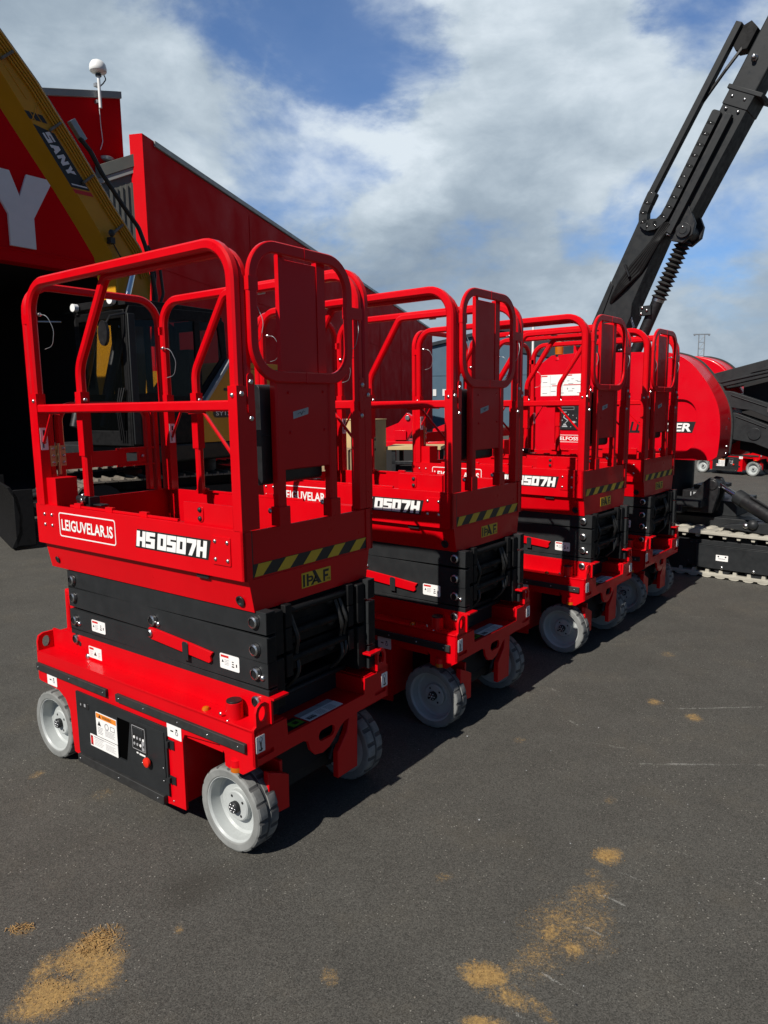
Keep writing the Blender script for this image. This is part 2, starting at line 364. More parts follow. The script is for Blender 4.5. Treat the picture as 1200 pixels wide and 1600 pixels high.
# ================================================================ ground
def asphalt():
    m = bpy.data.materials.new('asphalt'); m.use_nodes = True; T = NT(m.node_tree)
    p = T.n('ShaderNodeBsdfPrincipled'); o = T.n('ShaderNodeOutputMaterial'); T.l(p.outputs[0], o.inputs[0])
    t = T.n('ShaderNodeTexCoord'); g = t.outputs['Object']
    big = T.noise(g, 0.35, 5, 0.6); mid = T.noise(g, 3.0, 6, 0.65); fine = T.noise(g, 230, 3, 0.75); fin2 = T.noise(g, 600, 2, 0.6)
    vo = T.n('ShaderNodeTexVoronoi', feature='F1'); vo.inputs['Scale'].default_value = 260; T.l(g, vo.inputs['Vector'])
    vc = T.n('ShaderNodeSeparateColor'); T.l(vo.outputs['Color'], vc.inputs[0])
    base = T.mix(T.rng(mid, 0.3, 0.7), (0.060, 0.0572, 0.0505, 1), (0.080, 0.0768, 0.068, 1))
    base = T.mix(T.math('MULTIPLY', T.rng(big, 0.35, 0.7), 0.35), base, (0.098, 0.091, 0.076, 1))
    grain = T.math('ADD', T.math('MULTIPLY', T.rng(fine, 0.25, 0.75), 0.75), T.math('MULTIPLY', T.rng(vc.outputs[0], 0, 1), 0.65))
    base = T.vmath('SCALE', base, scale=T.rng(grain, 0.15, 1.25, 0.30, 1.70)).outputs[0]
    # pale chips
    v2 = T.n('ShaderNodeTexVoronoi', feature='F1'); v2.inputs['Scale'].default_value = 105; T.l(g, v2.inputs['Vector'])
    v2c = T.n('ShaderNodeSeparateColor'); T.l(v2.outputs['Color'], v2c.inputs[0])
    chip = T.math('MULTIPLY', T.rng(v2.outputs['Distance'], 0.10, 0.30, 1, 0), T.rng(v2c.outputs[0], 0.88, 0.91))
    dens = T.rng(T.noise(g, 1.1, 4, 0.6), 0.40, 0.60, 0.12, 1.0)
    base = T.mix(T.math('MULTIPLY', chip, dens), base, (0.42, 0.40, 0.35, 1))
    sx = T.n('ShaderNodeSeparateXYZ'); T.l(g, sx.inputs[0])
    wn = T.n('ShaderNodeTexNoise'); wn.inputs['Scale'].default_value = 9; wn.inputs['Detail'].default_value = 6; T.l(g, wn.inputs['Vector'])
    wv = T.vmath('SCALE', T.vmath('SUBTRACT', wn.outputs['Color'], (0.5, 0.5, 0.5)).outputs[0], scale=0.07).outputs[0]
    gw = T.vmath('ADD', g, wv).outputs[0]
    speck = T.noise(g, 360, 3, 0.8); speck2 = T.noise(g, 75, 5, 0.75); speck3 = T.noise(g, 14, 5, 0.7)
    gs = T.vmath('ADD', g, T.vmath('SCALE', wv, scale=0.35).outputs[0]).outputs[0]
    def ell(x, y, rx, ry, rot, src=gw):
        mp = T.n('ShaderNodeMapping', vector_type='TEXTURE'); T.l(src, mp.inputs[0])
        mp.inputs['Location'].default_value = (x, y, 0); mp.inputs['Rotation'].default_value = (0, 0, R(rot)); mp.inputs['Scale'].default_value = (rx, ry, 1000)
        return T.rng(T.vmath('LENGTH', mp.outputs[0]).outputs['Value'], 1.25, 0.15, 0, 1, True)
    def union(L):
        s_ = None
        for q, w in L:
            a = T.math('MULTIPLY', q, w); s_ = a if s_ is None else T.math('MAXIMUM', s_, a)
        return s_
    saw = union([(ell(-0.94, 2.00, 0.15, 0.11, 60), .92), (ell(-0.985, 1.83, 0.13, 0.10, 20), 1.05), (ell(-0.88, 1.92, 0.10, 0.15, 0), .85), (ell(-1.05, 1.93, 0.05, 0.10, 0), .7), (ell(0.82, 2.44, 0.075, 0.07, 0), .95), (ell(0.28, 1.89, 0.10, 0.065, -20), 1.0),
                 (ell(0.58, 2.08, 0.24, 0.20, 30), .52), (ell(0.52, 2.05, 0.07, 0.06, 30), .75), (ell(0.57, 1.99, 0.05, 0.05, 30), .75), (ell(0.70, 2.24, 0.16, 0.09, 30), .5), (ell(0.74, 2.33, 0.05, 0.05, 30), .5), (ell(0.45, 1.95, 0.24, 0.10, 40), .45), (ell(0.42, 1.76, 0.16, 0.04, -52), .5), (ell(1.2, 2.5, 0.5, 0.2, -30), .16), (ell(0.34, 1.80, 0.10, 0.05, -40), .7), (ell(0.25, 1.72, 0.09, 0.04, 0), .9),
                 (ell(1.52, 3.82, 0.06, 0.07, 0), .7), (ell(1.66, 3.62, 0.06, 0.07, 0), .75), (ell(0.66, 3.38, 0.05, 0.05, 0), .45), (ell(0.19, 2.33, 0.06, 0.05, 0), .42), (ell(-0.69, 2.09, 0.03, 0.04, 0), .55),
                 (ell(-0.18, 1.89, 0.04, 0.05, 0), .5), (ell(-1.63, 3.1, 0.05, 0.06, 0), .5), (ell(-1.26, 2.92, 0.08, 0.09, 0), .35), (ell(1.9, 4.6, 0.07, 0.08, 0), .5), (ell(0.95, 2.82, 0.05, 0.05, 0), .4), (ell(-1.2, 2.1, 0.06, 0.05, 0), .45)])
    sawn = T.math('ADD', T.math('ADD', T.rng(speck, 0.3, 0.7, -0.42, 0.42), T.rng(speck2, 0.3, 0.7, -0.30, 0.26)), T.rng(speck3, 0.3, 0.7, -0.25, 0.15))
    sawm = T.math('MULTIPLY', T.rng(T.math('ADD', saw, T.math('MULTIPLY', sawn, T.rng(saw, 0.0, 0.3, 0.0, 1.0))), 0.32, 0.80, 0, 0.84), T.rng(saw, 0.02, 0.12))
    sawc = T.mix(T.rng(speck2, 0.3, 0.7), (0.21, 0.125, 0.042, 1), (0.52, 0.325, 0.11, 1))
    base = T.mix(sawm, base, sawc)
    # damp patch and tyre scrapes
    damp = ell(-0.68, 2.30, 0.17, 0.13, 35)
    base = T.mix(T.math('MULTIPLY', damp, 0.42), base, (0.025, 0.021, 0.016, 1))
    scr = union([(ell(0.95, 2.55, 0.16, 0.006, -30, gs), .7), (ell(1.1, 2.45, 0.2, 0.006, -28, gs), .6), (ell(0.5, 1.85, 0.16, 0.008, -42, gs), .8), (ell(1.35, 2.2, 0.2, 0.006, -55, gs), .7), (ell(1.0, 3.35, 0.5, 0.008, -22, gs), .6), (ell(1.82, 3.735, 0.42, 0.012, 1, gs), 1), (ell(1.45, 3.115, 0.46, 0.014, -3, gs), 1), (ell(0.88, 2.31, 0.06, 0.008, -42), 1), (ell(0.77, 2.19, 0.08, 0.008, -35), 1), (ell(0.66, 2.06, 0.09, 0.008, -38), .9), (ell(1.0, 3.57, 0.018, 0.09, 20), .8),
                 (ell(1.0, 3.98, 0.02, 0.09, 15), .8), (ell(0.36, 1.74, 0.09, 0.008, -45), .9), (ell(1.13, 3.3, 0.09, 0.012, -25), .9), (ell(0.86, 2.14, 0.10, 0.006, -30), .6), (ell(2.0, 2.6, 0.22, 0.01, -35), .5), (ell(2.6, 5.4, 0.5, 0.02, -12), .7), (ell(2.2, 4.7, 0.3, 0.015, 12), .4)])
    scrm = T.rng(T.math('ADD', scr, T.math('ADD', T.math('ADD', T.rng(speck2, 0.3, 0.7, -0.55, 0.3), T.rng(speck3, 0.35, 0.65, -0.5, 0.25)), T.rng(fine, 0.3, 0.7, -0.7, 0.45))), 0.40, 0.80, 0, 0.75)
    base = T.mix(scrm, base, (0.30, 0.295, 0.27, 1))
    dust = T.math('MULTIPLY', T.rng(T.noise(g, 2.2, 7, 0.7), 0.52, 0.75), 0.22)
    base = T.mix(dust, base, (0.16, 0.135, 0.095, 1))
    T.l(base, p.inputs['Base Color']); p.inputs['Roughness'].default_value = 0.86; p.inputs['Specular IOR Level'].default_value = 0.3
    hgt = T.math('ADD', T.math('MULTIPLY', fine, 0.7), T.math('ADD', T.math('MULTIPLY', vc.outputs[0], 0.5), T.math('MULTIPLY', fin2, 0.3)))
    b = T.n('ShaderNodeBump'); b.inputs['Strength'].default_value = 0.75; b.inputs['Distance'].default_value = 0.0045
    T.l(hgt, b.inputs['Height']); T.l(b.outputs[0], p.inputs['Normal'])
    return m
M['asphalt'] = asphalt()
g = MB(); g.quad([(-900, -300, 0), (900, -300, 0), (900, 2000, 0), (-900, 2000, 0)], 'asphalt')
tag(g.build('ground', smooth=0), kind='structure')

# loose sawdust and straw lying on the asphalt
sd = MB(); random.seed(11)
def flakes(cx, cy, rx, ry, rot, n, L=(0.002, 0.006)):
    for i in range(n):
        a = random.random() * 6.283; q = math.sqrt(random.random()) * (0.5 + 0.5 * random.random())
        x = q * rx * math.cos(a); y = q * ry * math.sin(a); c, s_ = math.cos(R(rot)), math.sin(R(rot))
        px, py = cx + c * x - s_ * y, cy + s_ * x + c * y
        l = random.uniform(*L); w = min(l * random.uniform(0.12, 0.4), 0.0016); h = random.random() * 6.283; tl = random.uniform(-0.5, 0.5)
        u = Vector((math.cos(h), math.sin(h), tl)).normalized() * l / 2; v = Vector((-math.sin(h), math.cos(h), random.uniform(-.4, .4))).normalized() * w / 2
        o = Vector((px, py, 0.003 + abs(tl) * l / 2)); dn = Vector((0, 0, -0.0012))
        sd.quad([o - u - v, o + u - v, o + u + v, o - u + v], 'straw'); sd.quad([o - u - v + dn, o - u + v + dn, o + u + v + dn, o + u - v + dn], 'straw')
flakes(-0.93, 2.04, 0.09, 0.07, 60, 170, (0.004, 0.020)); flakes(-0.94, 1.98, 0.15, 0.12, 60, 170); flakes(-0.985, 1.84, 0.11, 0.11, 20, 130); flakes(-0.92, 1.92, 0.15, 0.17, 30, 90)
flakes(-1.2, 2.1, 0.055, 0.035, 0, 70, (0.004, 0.020)); flakes(0.82, 2.44, 0.07, 0.065, 0, 90); flakes(0.28, 1.89, 0.09, 0.06, -20, 90); flakes(0.57, 2.06, 0.22, 0.18, 30, 90); flakes(0.7, 2.22, 0.12, 0.09, 20, 30)
tag(sd.build('sawdust', smooth=0, norm=False), 'loose tan sawdust and straw scattered in patches on the asphalt', 'sawdust', kind='stuff')

# a few loose stones on the tarmac
pb = MB(); random.seed(5)
for i in range(70):
    y = random.uniform(1.7, 4.6); x = random.uniform(-.5, .6) * y; r = random.uniform(.0016, .0042)
    if -1.6 < x < .1 and 2.2 < y < 4.2: continue
    pb.ball((x, y, r * .45), r, random.choice(['grey', 'tape', 'track', 'ink']), 6, (1, random.uniform(.6, 1), random.uniform(.5, .8)))
tag(pb.build('gravel', smooth=0), 'tiny loose stones scattered over the asphalt', 'gravel', kind='stuff')
# ================================================================ scissor lift (local x along the machine, -y is the side facing the camera)
# blocky lettering for the model number, drawn in a unit cell (0..1 wide, 0..1 high)
GL = {'H': [[(0, 0), (.36, 0), (.36, .36), (.64, .36), (.64, 0), (1, 0), (1, 1), (.64, 1), (.64, .62), (.36, .62), (.36, 1), (0, 1)]],
      'S': [[(0, 0), (1, 0), (1, .62), (.42, .62), (.42, .76), (1, .76), (1, 1), (0, 1), (0, .40), (.58, .40), (.58, .24), (0, .24)]],
      'Z': [[(0, 0), (1, 0), (1, .62), (.36, .62), (.36, .76), (1, .76), (1, 1), (0, 1), (0, .40), (.64, .40), (.64, .24), (0, .24)]],
      '0': [[(0, 0), (.5, 0), (.5, .26), (.36, .26), (.36, .74), (.5, .74), (.5, 1), (0, 1)], [(.5, 0), (1, 0), (1, 1), (.5, 1), (.5, .74), (.64, .74), (.64, .26), (.5, .26)]],
      '5': [[(0, 0), (1, 0), (1, .64), (.38, .64), (.38, .76), (1, .76), (1, 1), (0, 1), (0, .40), (.62, .40), (.62, .26), (0, .26)]],
      '7': [[(.25, 0), (.62, 0), (1, .70), (1, 1), (0, 1), (0, .74), (.60, .74)]],
      'N': [[(0, 0), (.3, 0), (.3, .50), (.68, 0), (1, 0), (1, 1), (.7, 1), (.7, .5), (.32, 1), (0, 1)]],
      'A': [[(0, 0), (.32, 0), (.38, .2), (.62, .2), (.68, 0), (1, 0), (.68, 1), (.32, 1)]],
      'Y': [[(.32, 0), (.68, 0), (.68, .42), (1, 1), (.62, 1), (.5, .68), (.38, 1), (0, 1), (.32, .42)]]}
def glyphs(mb, fr, st, x, y, w, h, m, gap=0.08, slant=0.12, hh=0.003, squeeze=None):
    for ch in st:
        if ch == ' ': x += w * 0.35; continue
        for P in GL[ch]: mb.poly(fr, [(x + a * w + slant * b * h, y + b * h) for a, b in P], m, hh)
        x += w * (1 + gap)

def make_lift():
    root = empty('scissor_lift', (0, 0, 0), 0, 'x', 'scissor lift')
    # ---------------- chassis
    c = MB()
    side = [(-.715, .53), (-.715, .40), (-.70, .392), (-.63, .389), (-.538, .381), (-.483, .352), (-.452, .303), (-.445, .18), (-.436, .106), (-.37, .098), (-.37, .085), (.26, .085), (.28, .088), (.376, .094), (.378, .39), (.392, .418), (.60, .437),
            (.626, .41), (.626, .363), (.66, .356), (.723, .356), (.776, .391), (.79, .40), (.79, .536)]
    for s in (-1, 1):
        c.prism(side, FY(s * .388, s), .012, 'red')
        c.box((-.715, s * .40, .530), (.79, s * .318, .541), 'red')
        c.box((-.70, s * .322, .541), (.80, s * .312, .632), 'red')
        c.box((-.62, s * .322, .632), (.815, s * .245, .640), 'red')
        # rear lug plate with slot
        c.prism([(s * .40, .40), (s * .40, .585), (s * .392, .612), (s * .37, .622), (s * .31, .622), (s * .31, .40)][::s], FX(-.712), .014, 'red', [circ(s * .358, .578, .020, .028)])
        c.cyl((-.46, s * .3225, .60), (-.46, s * .3235, .60), .012, 'ink')
        # box the front wheel turns under
        c.box((.62, s * .388, .40), (.78, s * .245, .535), 'red')
        c.box((.60, s * .32, .44), (.775, s * .232, .529), 'red')
        c.prism([(.628, .352), (.722, .352), (.775, .39), (.628, .39)], FY(s * .30, s), .09, 'red')
    fp = []
    half = [(.10, .394), (.20, .402), (.40, .402), (.40, .545), (.388, .552), (.388, .600), (.380, .62), (.362, .632), (.342, .632), (.325, .62), (.318, .60), (.318, .53), (.236, .53), (.231, .462)]
    fp = [(-.04, .312), (.0, .322), (.035, .348), (.07, .38)] + half + [(-y, z) for y, z in half[::-1]][:-2] + [(-.20, .404), (-.15, .404), (-.125, .392), (-.112, .352), (-.085, .322)]
    holes = [circ(s * .354, .590, .020, .029) for s in (-1, 1)] + [rrect(-.062, .362, .034, .408, .022)] + [rrect(s * .345 - .04, .428, s * .345 + .04, .446, .006, 2) for s in (-1, 1)]
    c.prism(fp, FX(.778), .012, 'red', holes)
    c.box((.50, -.232, .440), (.776, .232, .455), 'red')
    c.box((-.44, -.386, .12), (.372, .386, .40), 'red')
    c.box((-.712, -.386, .40), (.60, .386, .528), 'red')
    c.box((-.74, -.26, .20), (-.44, .26, .44), 'frame')
    c.box((.372, -.20, .20), (.66, .20, .44), 'dark')
    c.box((.55, -.30, .14), (.64, .30, .20), 'frame')
    for s in (-1, 1): c.cyl((.61, s * .30, .166), (.61, s * .16, .166), .05, 'frame'); c.cyl((-.66, s * .30, .166), (-.66, s * .1, .166), .04, 'frame')
    c.cyl((.70, .02, .30), (.70, .16, .27), .028, 'frame'); c.cyl((.70, .10, .20), (.72, .16, .36), .012, 'frame')
    # scissor base rails
    for s in (-1, 1): c.box((-.60, s * .315, .535), (.64, s * .225, .575), 'frame')
    c.box((.56, -.24, .456), (.63, .24, .575), 'frame'); c.box((-.62, -.24, .53), (-.56, .24, .575), 'frame'); c.cyl((.645, -.27, .545), (.645, .27, .545), .012, 'frame')
    c.cyl((.645, -.36, .541), (.645, -.36, .605), .032, 'red'); c.cyl((.645, -.36, .605), (.645, -.36, .611), .029, 'blk', n=20)
    c.bolt((.60, -.388, .555), (-.3, -1, 0), .008); c.bolt((.645, -.394, .541), (0, 0, 1), .006); c.bolt((-.40, -.318, .55), (0, -1, .2), .016)
    for s in (-1, 1):
        for x in (-.30, -.1, .1, .3): c.bolt((x, s * .40, .108), (0, s, 0), .004)
    ch = c.build('chassis', root, bevel=.0035)
    # guards beside the front wheels
    g = MB(); g.prism([(-.305, .150), (-.196, .140), (-.194, .276), (-.24, .30), (-.30, .328)], FX(.722), .028, 'red')
    g.box((.60, -.215, .15), (.722, -.20, .33), 'red'); g.build('wheel_guard', root, bevel=.003)
    g = MB(); g.prism([(.094, .128), (.224, .128), (.231, .395), (.180, .395), (.158, .31), (.096, .245)], FX(.722), .028, 'red')
    g.box((.60, .212, .13), (.722, .226, .39), 'red'); g.build('wheel_guard', root, bevel=.003)
    # bumper strips
    for s in (-1, 1):
        for x0, x1 in ((-.705, -.122), (-.05, .752)):
            b = MB(); b.prism(rrect(x0, .450, x1, .485, .004, 2), FY(s * .4005, s), .014, 'rub')
            for x in ((x0 + .02, (x0 + x1) / 2, x1 - .02) if x0 < -.4 else (x0 + .025, x0 + .2, x0 + .42, x0 + .60, x1 - .035)): b.bolt((x, s * .4145, .468), (0, s, 0), .0045)
            b.build('bumper_strip', ch, bevel=.002)
        b = MB(); b.prism(rrect(-.372, .086, .262, .126, .004, 2), FY(s * .4005, s), .022, 'rub')
        for x in (-.35, -.05, .225): b.bolt((x, s * .4225, .107), (0, s, 0), .005)
        b.build('bumper_strip', ch, bevel=.002)
    # side doors with the controls
    d = MB()
    d.prism([(-.374, .128), (.286, .128), (.286, .420), (-.374, .420)], FY(-.4005), .010, 'frame', [[(-.062, .190), (.002, .190), (.040, .378), (-.052, .378)]])
    d.prism([(-.062, .190), (.002, .190), (.040, .378), (-.052, .378)], FY(-.4005), .001, 'shade_fill')  # flat near-black fill paints the shade of a deep pocket
    d.prism(rrect(.045, .205, .275, .400, .006, 2), FY(-.4105), .004, 'frame')
    d.prism(rrect(-.360, .352, -.268, .382, .012), FY(-.4105), .002, 'ink'); d.ink(FY(-.4105), [(-.335, .362, -.328, .372), (-.305, .362, -.292, .376)], 'grey', .003)
    d.prism([(.286, .333), (.325, .333), (.325, .371), (.286, .371)], FY(-.4005), .004, 'ink'); d.prism([(.286, .183), (.325, .183), (.325, .218), (.286, .218)], FY(-.4005), .004, 'ink')
    d.box((.288, -.416, .340), (.30, -.40, .366), 'frame'); d.box((.288, -.416, .19), (.30, -.40, .212), 'frame')
    for x, z in ((.262, .245), (.262, .19), (.12, .225)): d.bolt((x, -.4145, z), (0, -1, 0), .004)
    dr = d.build('side_door', root, bevel=.0025)
    k = MB(); f = FY(-.4147); k.prism(rrect(.054, .268, .160, .388, .006), f, .002, 'ink'); k.ink(f, [(.062, .276, .152, .279), (.062, .377, .152, .38), (.062, .276, .0645, .38), (.1495, .276, .152, .38), (.075, .345, .14, .372)], 'grey', .003)
    k.ink(f, [(.075, .345, .14, .372)], 'frame', .0035)
    for i in range(4):
        for j in range(2): k.prism(circ(.076 + i * .021, .328 - j * .028, .0065, n=8), f, .0035, 'grey' if (i + j) % 3 else 'white')
    k.prism(rrect(.128, .282, .145, .322, .002), f, .0035, 'grey'); k.ink(f, [(.085, .258, .098, .265), (.105, .256, .145, .264)], 'white', .0012)
    k.build('keypad', dr)
    k = MB(); k.cyl((.172, -.4147, .247), (.172, -.424, .247), .012, 'blk'); k.lathe([(.020, 0), (.021, .006), (.019, .011), (.012, .014), (0, .015)], (.172, -.424, .247), (0, -1, 0), 18, 'ebtn'); k.build('emergency_button', dr)
    k = MB(); f = FY(-.4107); k.sticker(f, -.216, .250, -.058, .362, 'white'); k.ink(f, [(-.213, .336, -.061, .359)], 'ora')
    k.poly(f, [(-.195, .340), (-.175, .340), (-.185, .356)], 'ink', .0025); k.text(f, 'WARNING', -.165, .341, .07, .013, 'ink', .0025)
    k.poly(f, [(-.205, .302), (-.178, .302), (-.1915, .325)], 'ink', .0025); k.prism(circ(-.135, .310, .016), f, .002, 'grey', [circ(-.135, .310, .011)]); k.prism(rrect(-.108, .298, -.075, .322, .002, 1), f, .002, 'grey', [rrect(-.104, .302, -.079, .318, .002, 1)])
    k.ink(f, [(-.205, .292 - i * .007, -.165 - (i % 3) * .004, .295 - i * .007) for i in range(5)] + [(-.150, .290 - i * .006, -.075 - (i % 2) * .008, .2925 - i * .006) for i in range(5)], 'grey'); k.build('warning_label', dr)
    k = MB(); k.sticker(f, -.272, .190, -.060, .246, 'white'); k.ink(f, [(-.268, .196, -.250, .240)], 'rprint'); k.ink(f, [(-.264, .232, -.254, .238), (-.264, .198, -.254, .204)], 'ink', .0025)
    k.ink(f, [(-.240, .236 - i * .007, -.165 - (i % 3) * .007, .238 - i * .007) for i in range(6)] + [(-.152, .226 - i * .006, -.075 - (i % 2) * .012, .228 - i * .006) for i in range(5)] + [(-.24, .2385, -.08, .241)], 'grey'); k.build('warning_label', dr)
    d = MB(); d.prism([(-.374, .128), (.286, .128), (.286, .420), (-.374, .420)], FY(.4005, 1), .010, 'frame'); d.build('side_door', root, bevel=.0025)
    # labels on the chassis
    def tie(x0, z0, x1, z1):
        k = MB(); f = FY(-.4007); k.sticker(f, x0, z0, x1, z1); w = x1 - x0; h = z1 - z0
        k.prism(circ(x0 + w * .68, z0 + h * .42, h * .16, n=10), f, .0022, 'grey', [circ(x0 + w * .68, z0 + h * .42, h * .08, n=10)]); k.ink(f, [(x0 + w * .25, z0 + h * .44, x0 + w * .45, z0 + h * .54), (x0 + w * .62, z0 + h * .6, x0 + w * .74, z0 + h * .72)], 'ink'); k.build('sticker', ch)
    tie(-.632, .392, -.547, .447); tie(.284, .384, .374, .444)
    for s in (-1, 1):
        k = MB(); f = FX(.7905); k.sticker(f, s * .372 - .021, .452, s * .372 + .021, .515)
        k.prism(circ(s * .372, .500, .010, n=12), f, .0022, 'grey', [circ(s * .372, .500, .007, n=12)])
        k.poly(f, [(s * .372 - .004, .49), (s * .372 + .004, .49), (s * .372 + .003, .470), (s * .372 + .009, .464), (s * .372 + .004, .457), (s * .372 - .008, .459), (s * .372 - .010, .466), (s * .372 - .005, .464), (s * .372, .463)], 'ink', .0025); k.build('sticker', ch)
    k = MB(); f = FY(-.3222); k.sticker(f, -.385, .553, -.283, .606); k.ink(f, [(-.380, .592, -.345, .602)], 'rprint'); k.poly(f, [(-.345, .568), (-.322, .568), (-.333, .586)], 'ink', .0022); k.ink(f, [(-.376, .584 - i * .006, -.352 - i % 2 * .006, .586 - i * .006) for i in range(5)] + [(-.312, .584 - i * .007, -.29 - i % 2 * .005, .586 - i * .007) for i in range(4)], 'grey'); k.build('sticker', ch)
    k = MB(); f = frame((0, 0, .4556), (0, 1, 0), (-1, 0, 0)); k.sticker(f, -.09, -.77, .115, -.682, 'tape', .001); k.sticker(f, -.09, -.77, .115, -.715, 'white', .0016); k.ink(f, [(-.082, -.762, -.035, -.735)], 'grey', .002)  # rear strip coloured grey for the shade on this white sticker
    k.ink(f, [(-.078 + i * .012, -.757, -.071 + i * .012, -.742 - i % 2 * .006) for i in range(4)], 'ink', .0024); k.ink(f, [(-.02 + (i % 2) * .055, -.762 + (i // 2) * .008, .022 + (i % 2) * .058, -.759 + (i // 2) * .008) for i in range(10)] + [(-.08, -.708, .02, -.704), (.03, -.703, .05, -.69)], 'grey', .0022)
    k.sticker(f, -.225, -.765, -.10, -.69, 'ink', .001); k.sticker(f, -.165, -.755, -.105, -.712, 'green', .0015); k.ink(f, [(-.145, -.745, -.120, -.722)], 'ink', .002); k.build('sticker', ch)
    for p, d in (((.50, -.376, .541), (0, 0, 1)),):
        k = MB(); k.lathe([(.015, 0), (.015, .004), (.012, .010), (.005, .013), (0, .014)], p, d, 14, 'amber'); k.build('indicator_light', ch)
    k = MB(); k.lathe([(.024, 0), (.024, .018), (.022, .03), (.021, .044), (.012, .050), (0, .051)], (.682, -.392, .358), (0, 0, 1), 16, 'amber', mfun=lambda p, i: 'red' if p > 0 else 'amber'); k.build('indicator_light', ch)
    # ---------------- wheels
    def wheel(x, s):
        w = MB(); o = (x, s * .378, .166); ax = (0, -s, 0)     # axis points inwards, h=0 is the outer face
        w.lathe([(0, .036), (.020, .036), (.055, .036), (.060, .040), (.060, .056), (.064, .060), (.108, .062), (.116, .054), (.121, .012), (.127, .004), (.130, .004), (.130, .100), (.10, .103), (0, .103)], o, ax, 40, 'rim')
        for a in range(4):
            t = a * math.pi / 2 + .6; w.cyl((x + .042 * math.cos(t), s * (.378 - .0355), .166 + .042 * math.sin(t)), (x + .042 * math.cos(t), s * (.378 - .037), .166 + .042 * math.sin(t)), .006, 'ink', n=8)
        wo = w.build('wheel', root, smooth=30)
        t = MB(); N = 112
        prof = [(.129, .004), (.133, .001), (.156, .0), (.163, .004), (.166, .010), (.166, .043), (.166, .045), (.166, .058), (.166, .060), (.166, .093), (.162, .102), (.155, .105), (.129, .103)]
        def rf(pi, i, r):
            if pi in (6, 7): return r - .004
            if 3 <= pi <= 5 and i % 7 == 0: return r - .004
            if 8 <= pi <= 10 and (i + 3) % 7 == 0: return r - .004
            return r
        def mf(pi, i):
            if pi == 6: return 'groove'
            if pi in (3, 4) and (i % 7 in (0, 6)): return 'groove'
            if pi in (8, 9) and ((i + 3) % 7 in (0, 6)): return 'groove'
            return 'tread' if 3 <= pi <= 9 else 'tyre'
        t.lathe(prof, o, ax, N, 'tyre', mf, rf); t.build('tyre', wo, smooth=25)
        h = MB(); h.lathe([(.022, .037), (.024, .020), (.020, .014), (.0, .014)], o, ax, 12, 'frame')
        for a in range(6):
            q = a * math.pi / 3; h.bolt((x + .015 * math.cos(q), s * (.378 - .015), .166 + .015 * math.sin(q)), (0, s, 0), .005)
        h.bolt((x, s * (.378 - .014), .166), (0, s, 0), .008); h.build('hub', wo)
    for s in (-1, 1): wheel(.61, s); wheel(-.66, s)
    # ---------------- scissor arms
    lay = [(.906, .5), (.815, -.5), (.713, .4), (.616, -.35)]
    for zi, (z, tl) in enumerate(lay):
        for s in (-1, 1):
            a = MB(); hh = .0487 if zi else .041; dz = math.tan(R(tl)) * .65
            a.prism([(-.532, z - hh - dz), (.785, z - hh + dz), (.785, z + hh + dz), (-.532, z + hh - dz)], FY(s * .272, s), .046, 'frame')
            a.box((.7851, s * .3165, z - hh * .92 + dz), (.7862, s * .274, z + hh * .92 + dz), 'inner'); ao = a.build('scissor_arm', root, bevel=.002)  # near-black sheet paints the shade on the arm's end face
            for x in (-.485, .12, .728):
                if zi == 3 and x == .12: continue
                p = MB(); zc = z + dz * x / .65
                if (zi + (x == .12)) % 2 == 0 or x != .12:
                    p.lathe([(.026, 0), (.026, .003), (.022, .004), (.022, .014), (.0155, .017), (.0155, .013), (0, .013)], (x, s * .318, zc), (0, s, 0), 20, 'frame', mfun=lambda q, i: 'steel' if q in (2, 3) else 'blk')
                    if x == .12 or zi == 2: p.bolt((x + .030, s * .318, zc - .012), (0, s, .1), .012)
                    p.build('pivot_pin', ao)
                else: p.bm.free()
            b = MB(); b.prism([(-.535, z - hh + dz), (.772, z - hh - dz), (.772, z + hh - dz), (-.535, z + hh + dz)], FY(s * .218, s), .048, 'inner'); b.build('scissor_arm', root, bevel=.004)
        if zi < 3:
            t = MB(); t.box((.70, -.215, z - .046), (.716, .215, z + .046), 'inner'); t.cyl((.742, -.215, z + .012), (.742, .215, z + .012), .015, 'inner'); 
            for s in (-1, 1): t.box((.716, s * .20, z - .044), (.765, s * .165, z + .044), 'inner')
            t.bolt((.716, .10, z - .005), (1, -.2, 0), .026, 'frame'); t.build('cross_tube', root, bevel=.003); t = MB(); t.box((-.50, -.215, z - .03), (-.48, .215, z + .03), 'frame'); t.build('cross_tube', root, bevel=.003)
    for q, (y, dz) in enumerate(((.12, 0), (.145, .02), (-.14, .01))):
        h = MB(); h.tube([(.70, y, .60), (.765, y + .01, .66 + dz), (.735, y + .02, .74), (.770, y, .80 + dz), (.74, y - .01, .90)], .009, 'hose', 6, .05); h.build('hose', root)
    l = MB(); l.cyl((-.3, 0, .66), (.5, 0, .86), .045, 'frame'); l.cyl((.5, 0, .86), (.62, 0, .89), .025, 'chrome'); l.build('lift_cylinder', root)
    p = MB(); q = [(.090, .770), (.100, .782), (.122, .783), (.34, .7665), (.497, .752), (.482, .733), (.486, .715), (.474, .706), (.115, .733), (.098, .737), (.088, .752)]
    p.prism(q, FY(-.3205), .010, 'red'); p.lathe([(.018, 0), (.018, .006), (.013, .010), (0, .010)], (.107, -.3305, .759), (0, -1, 0), 14, 'steel', mfun=lambda a, i: 'blk' if a > 1 else 'steel')
    p.prism([(.318, .69), (.354, .69), (.354, .758), (.348, .765), (.324, .765), (.318, .758)], FY(-.3306), .004, 'frame'); p.build('safety_prop', root, bevel=.0015)
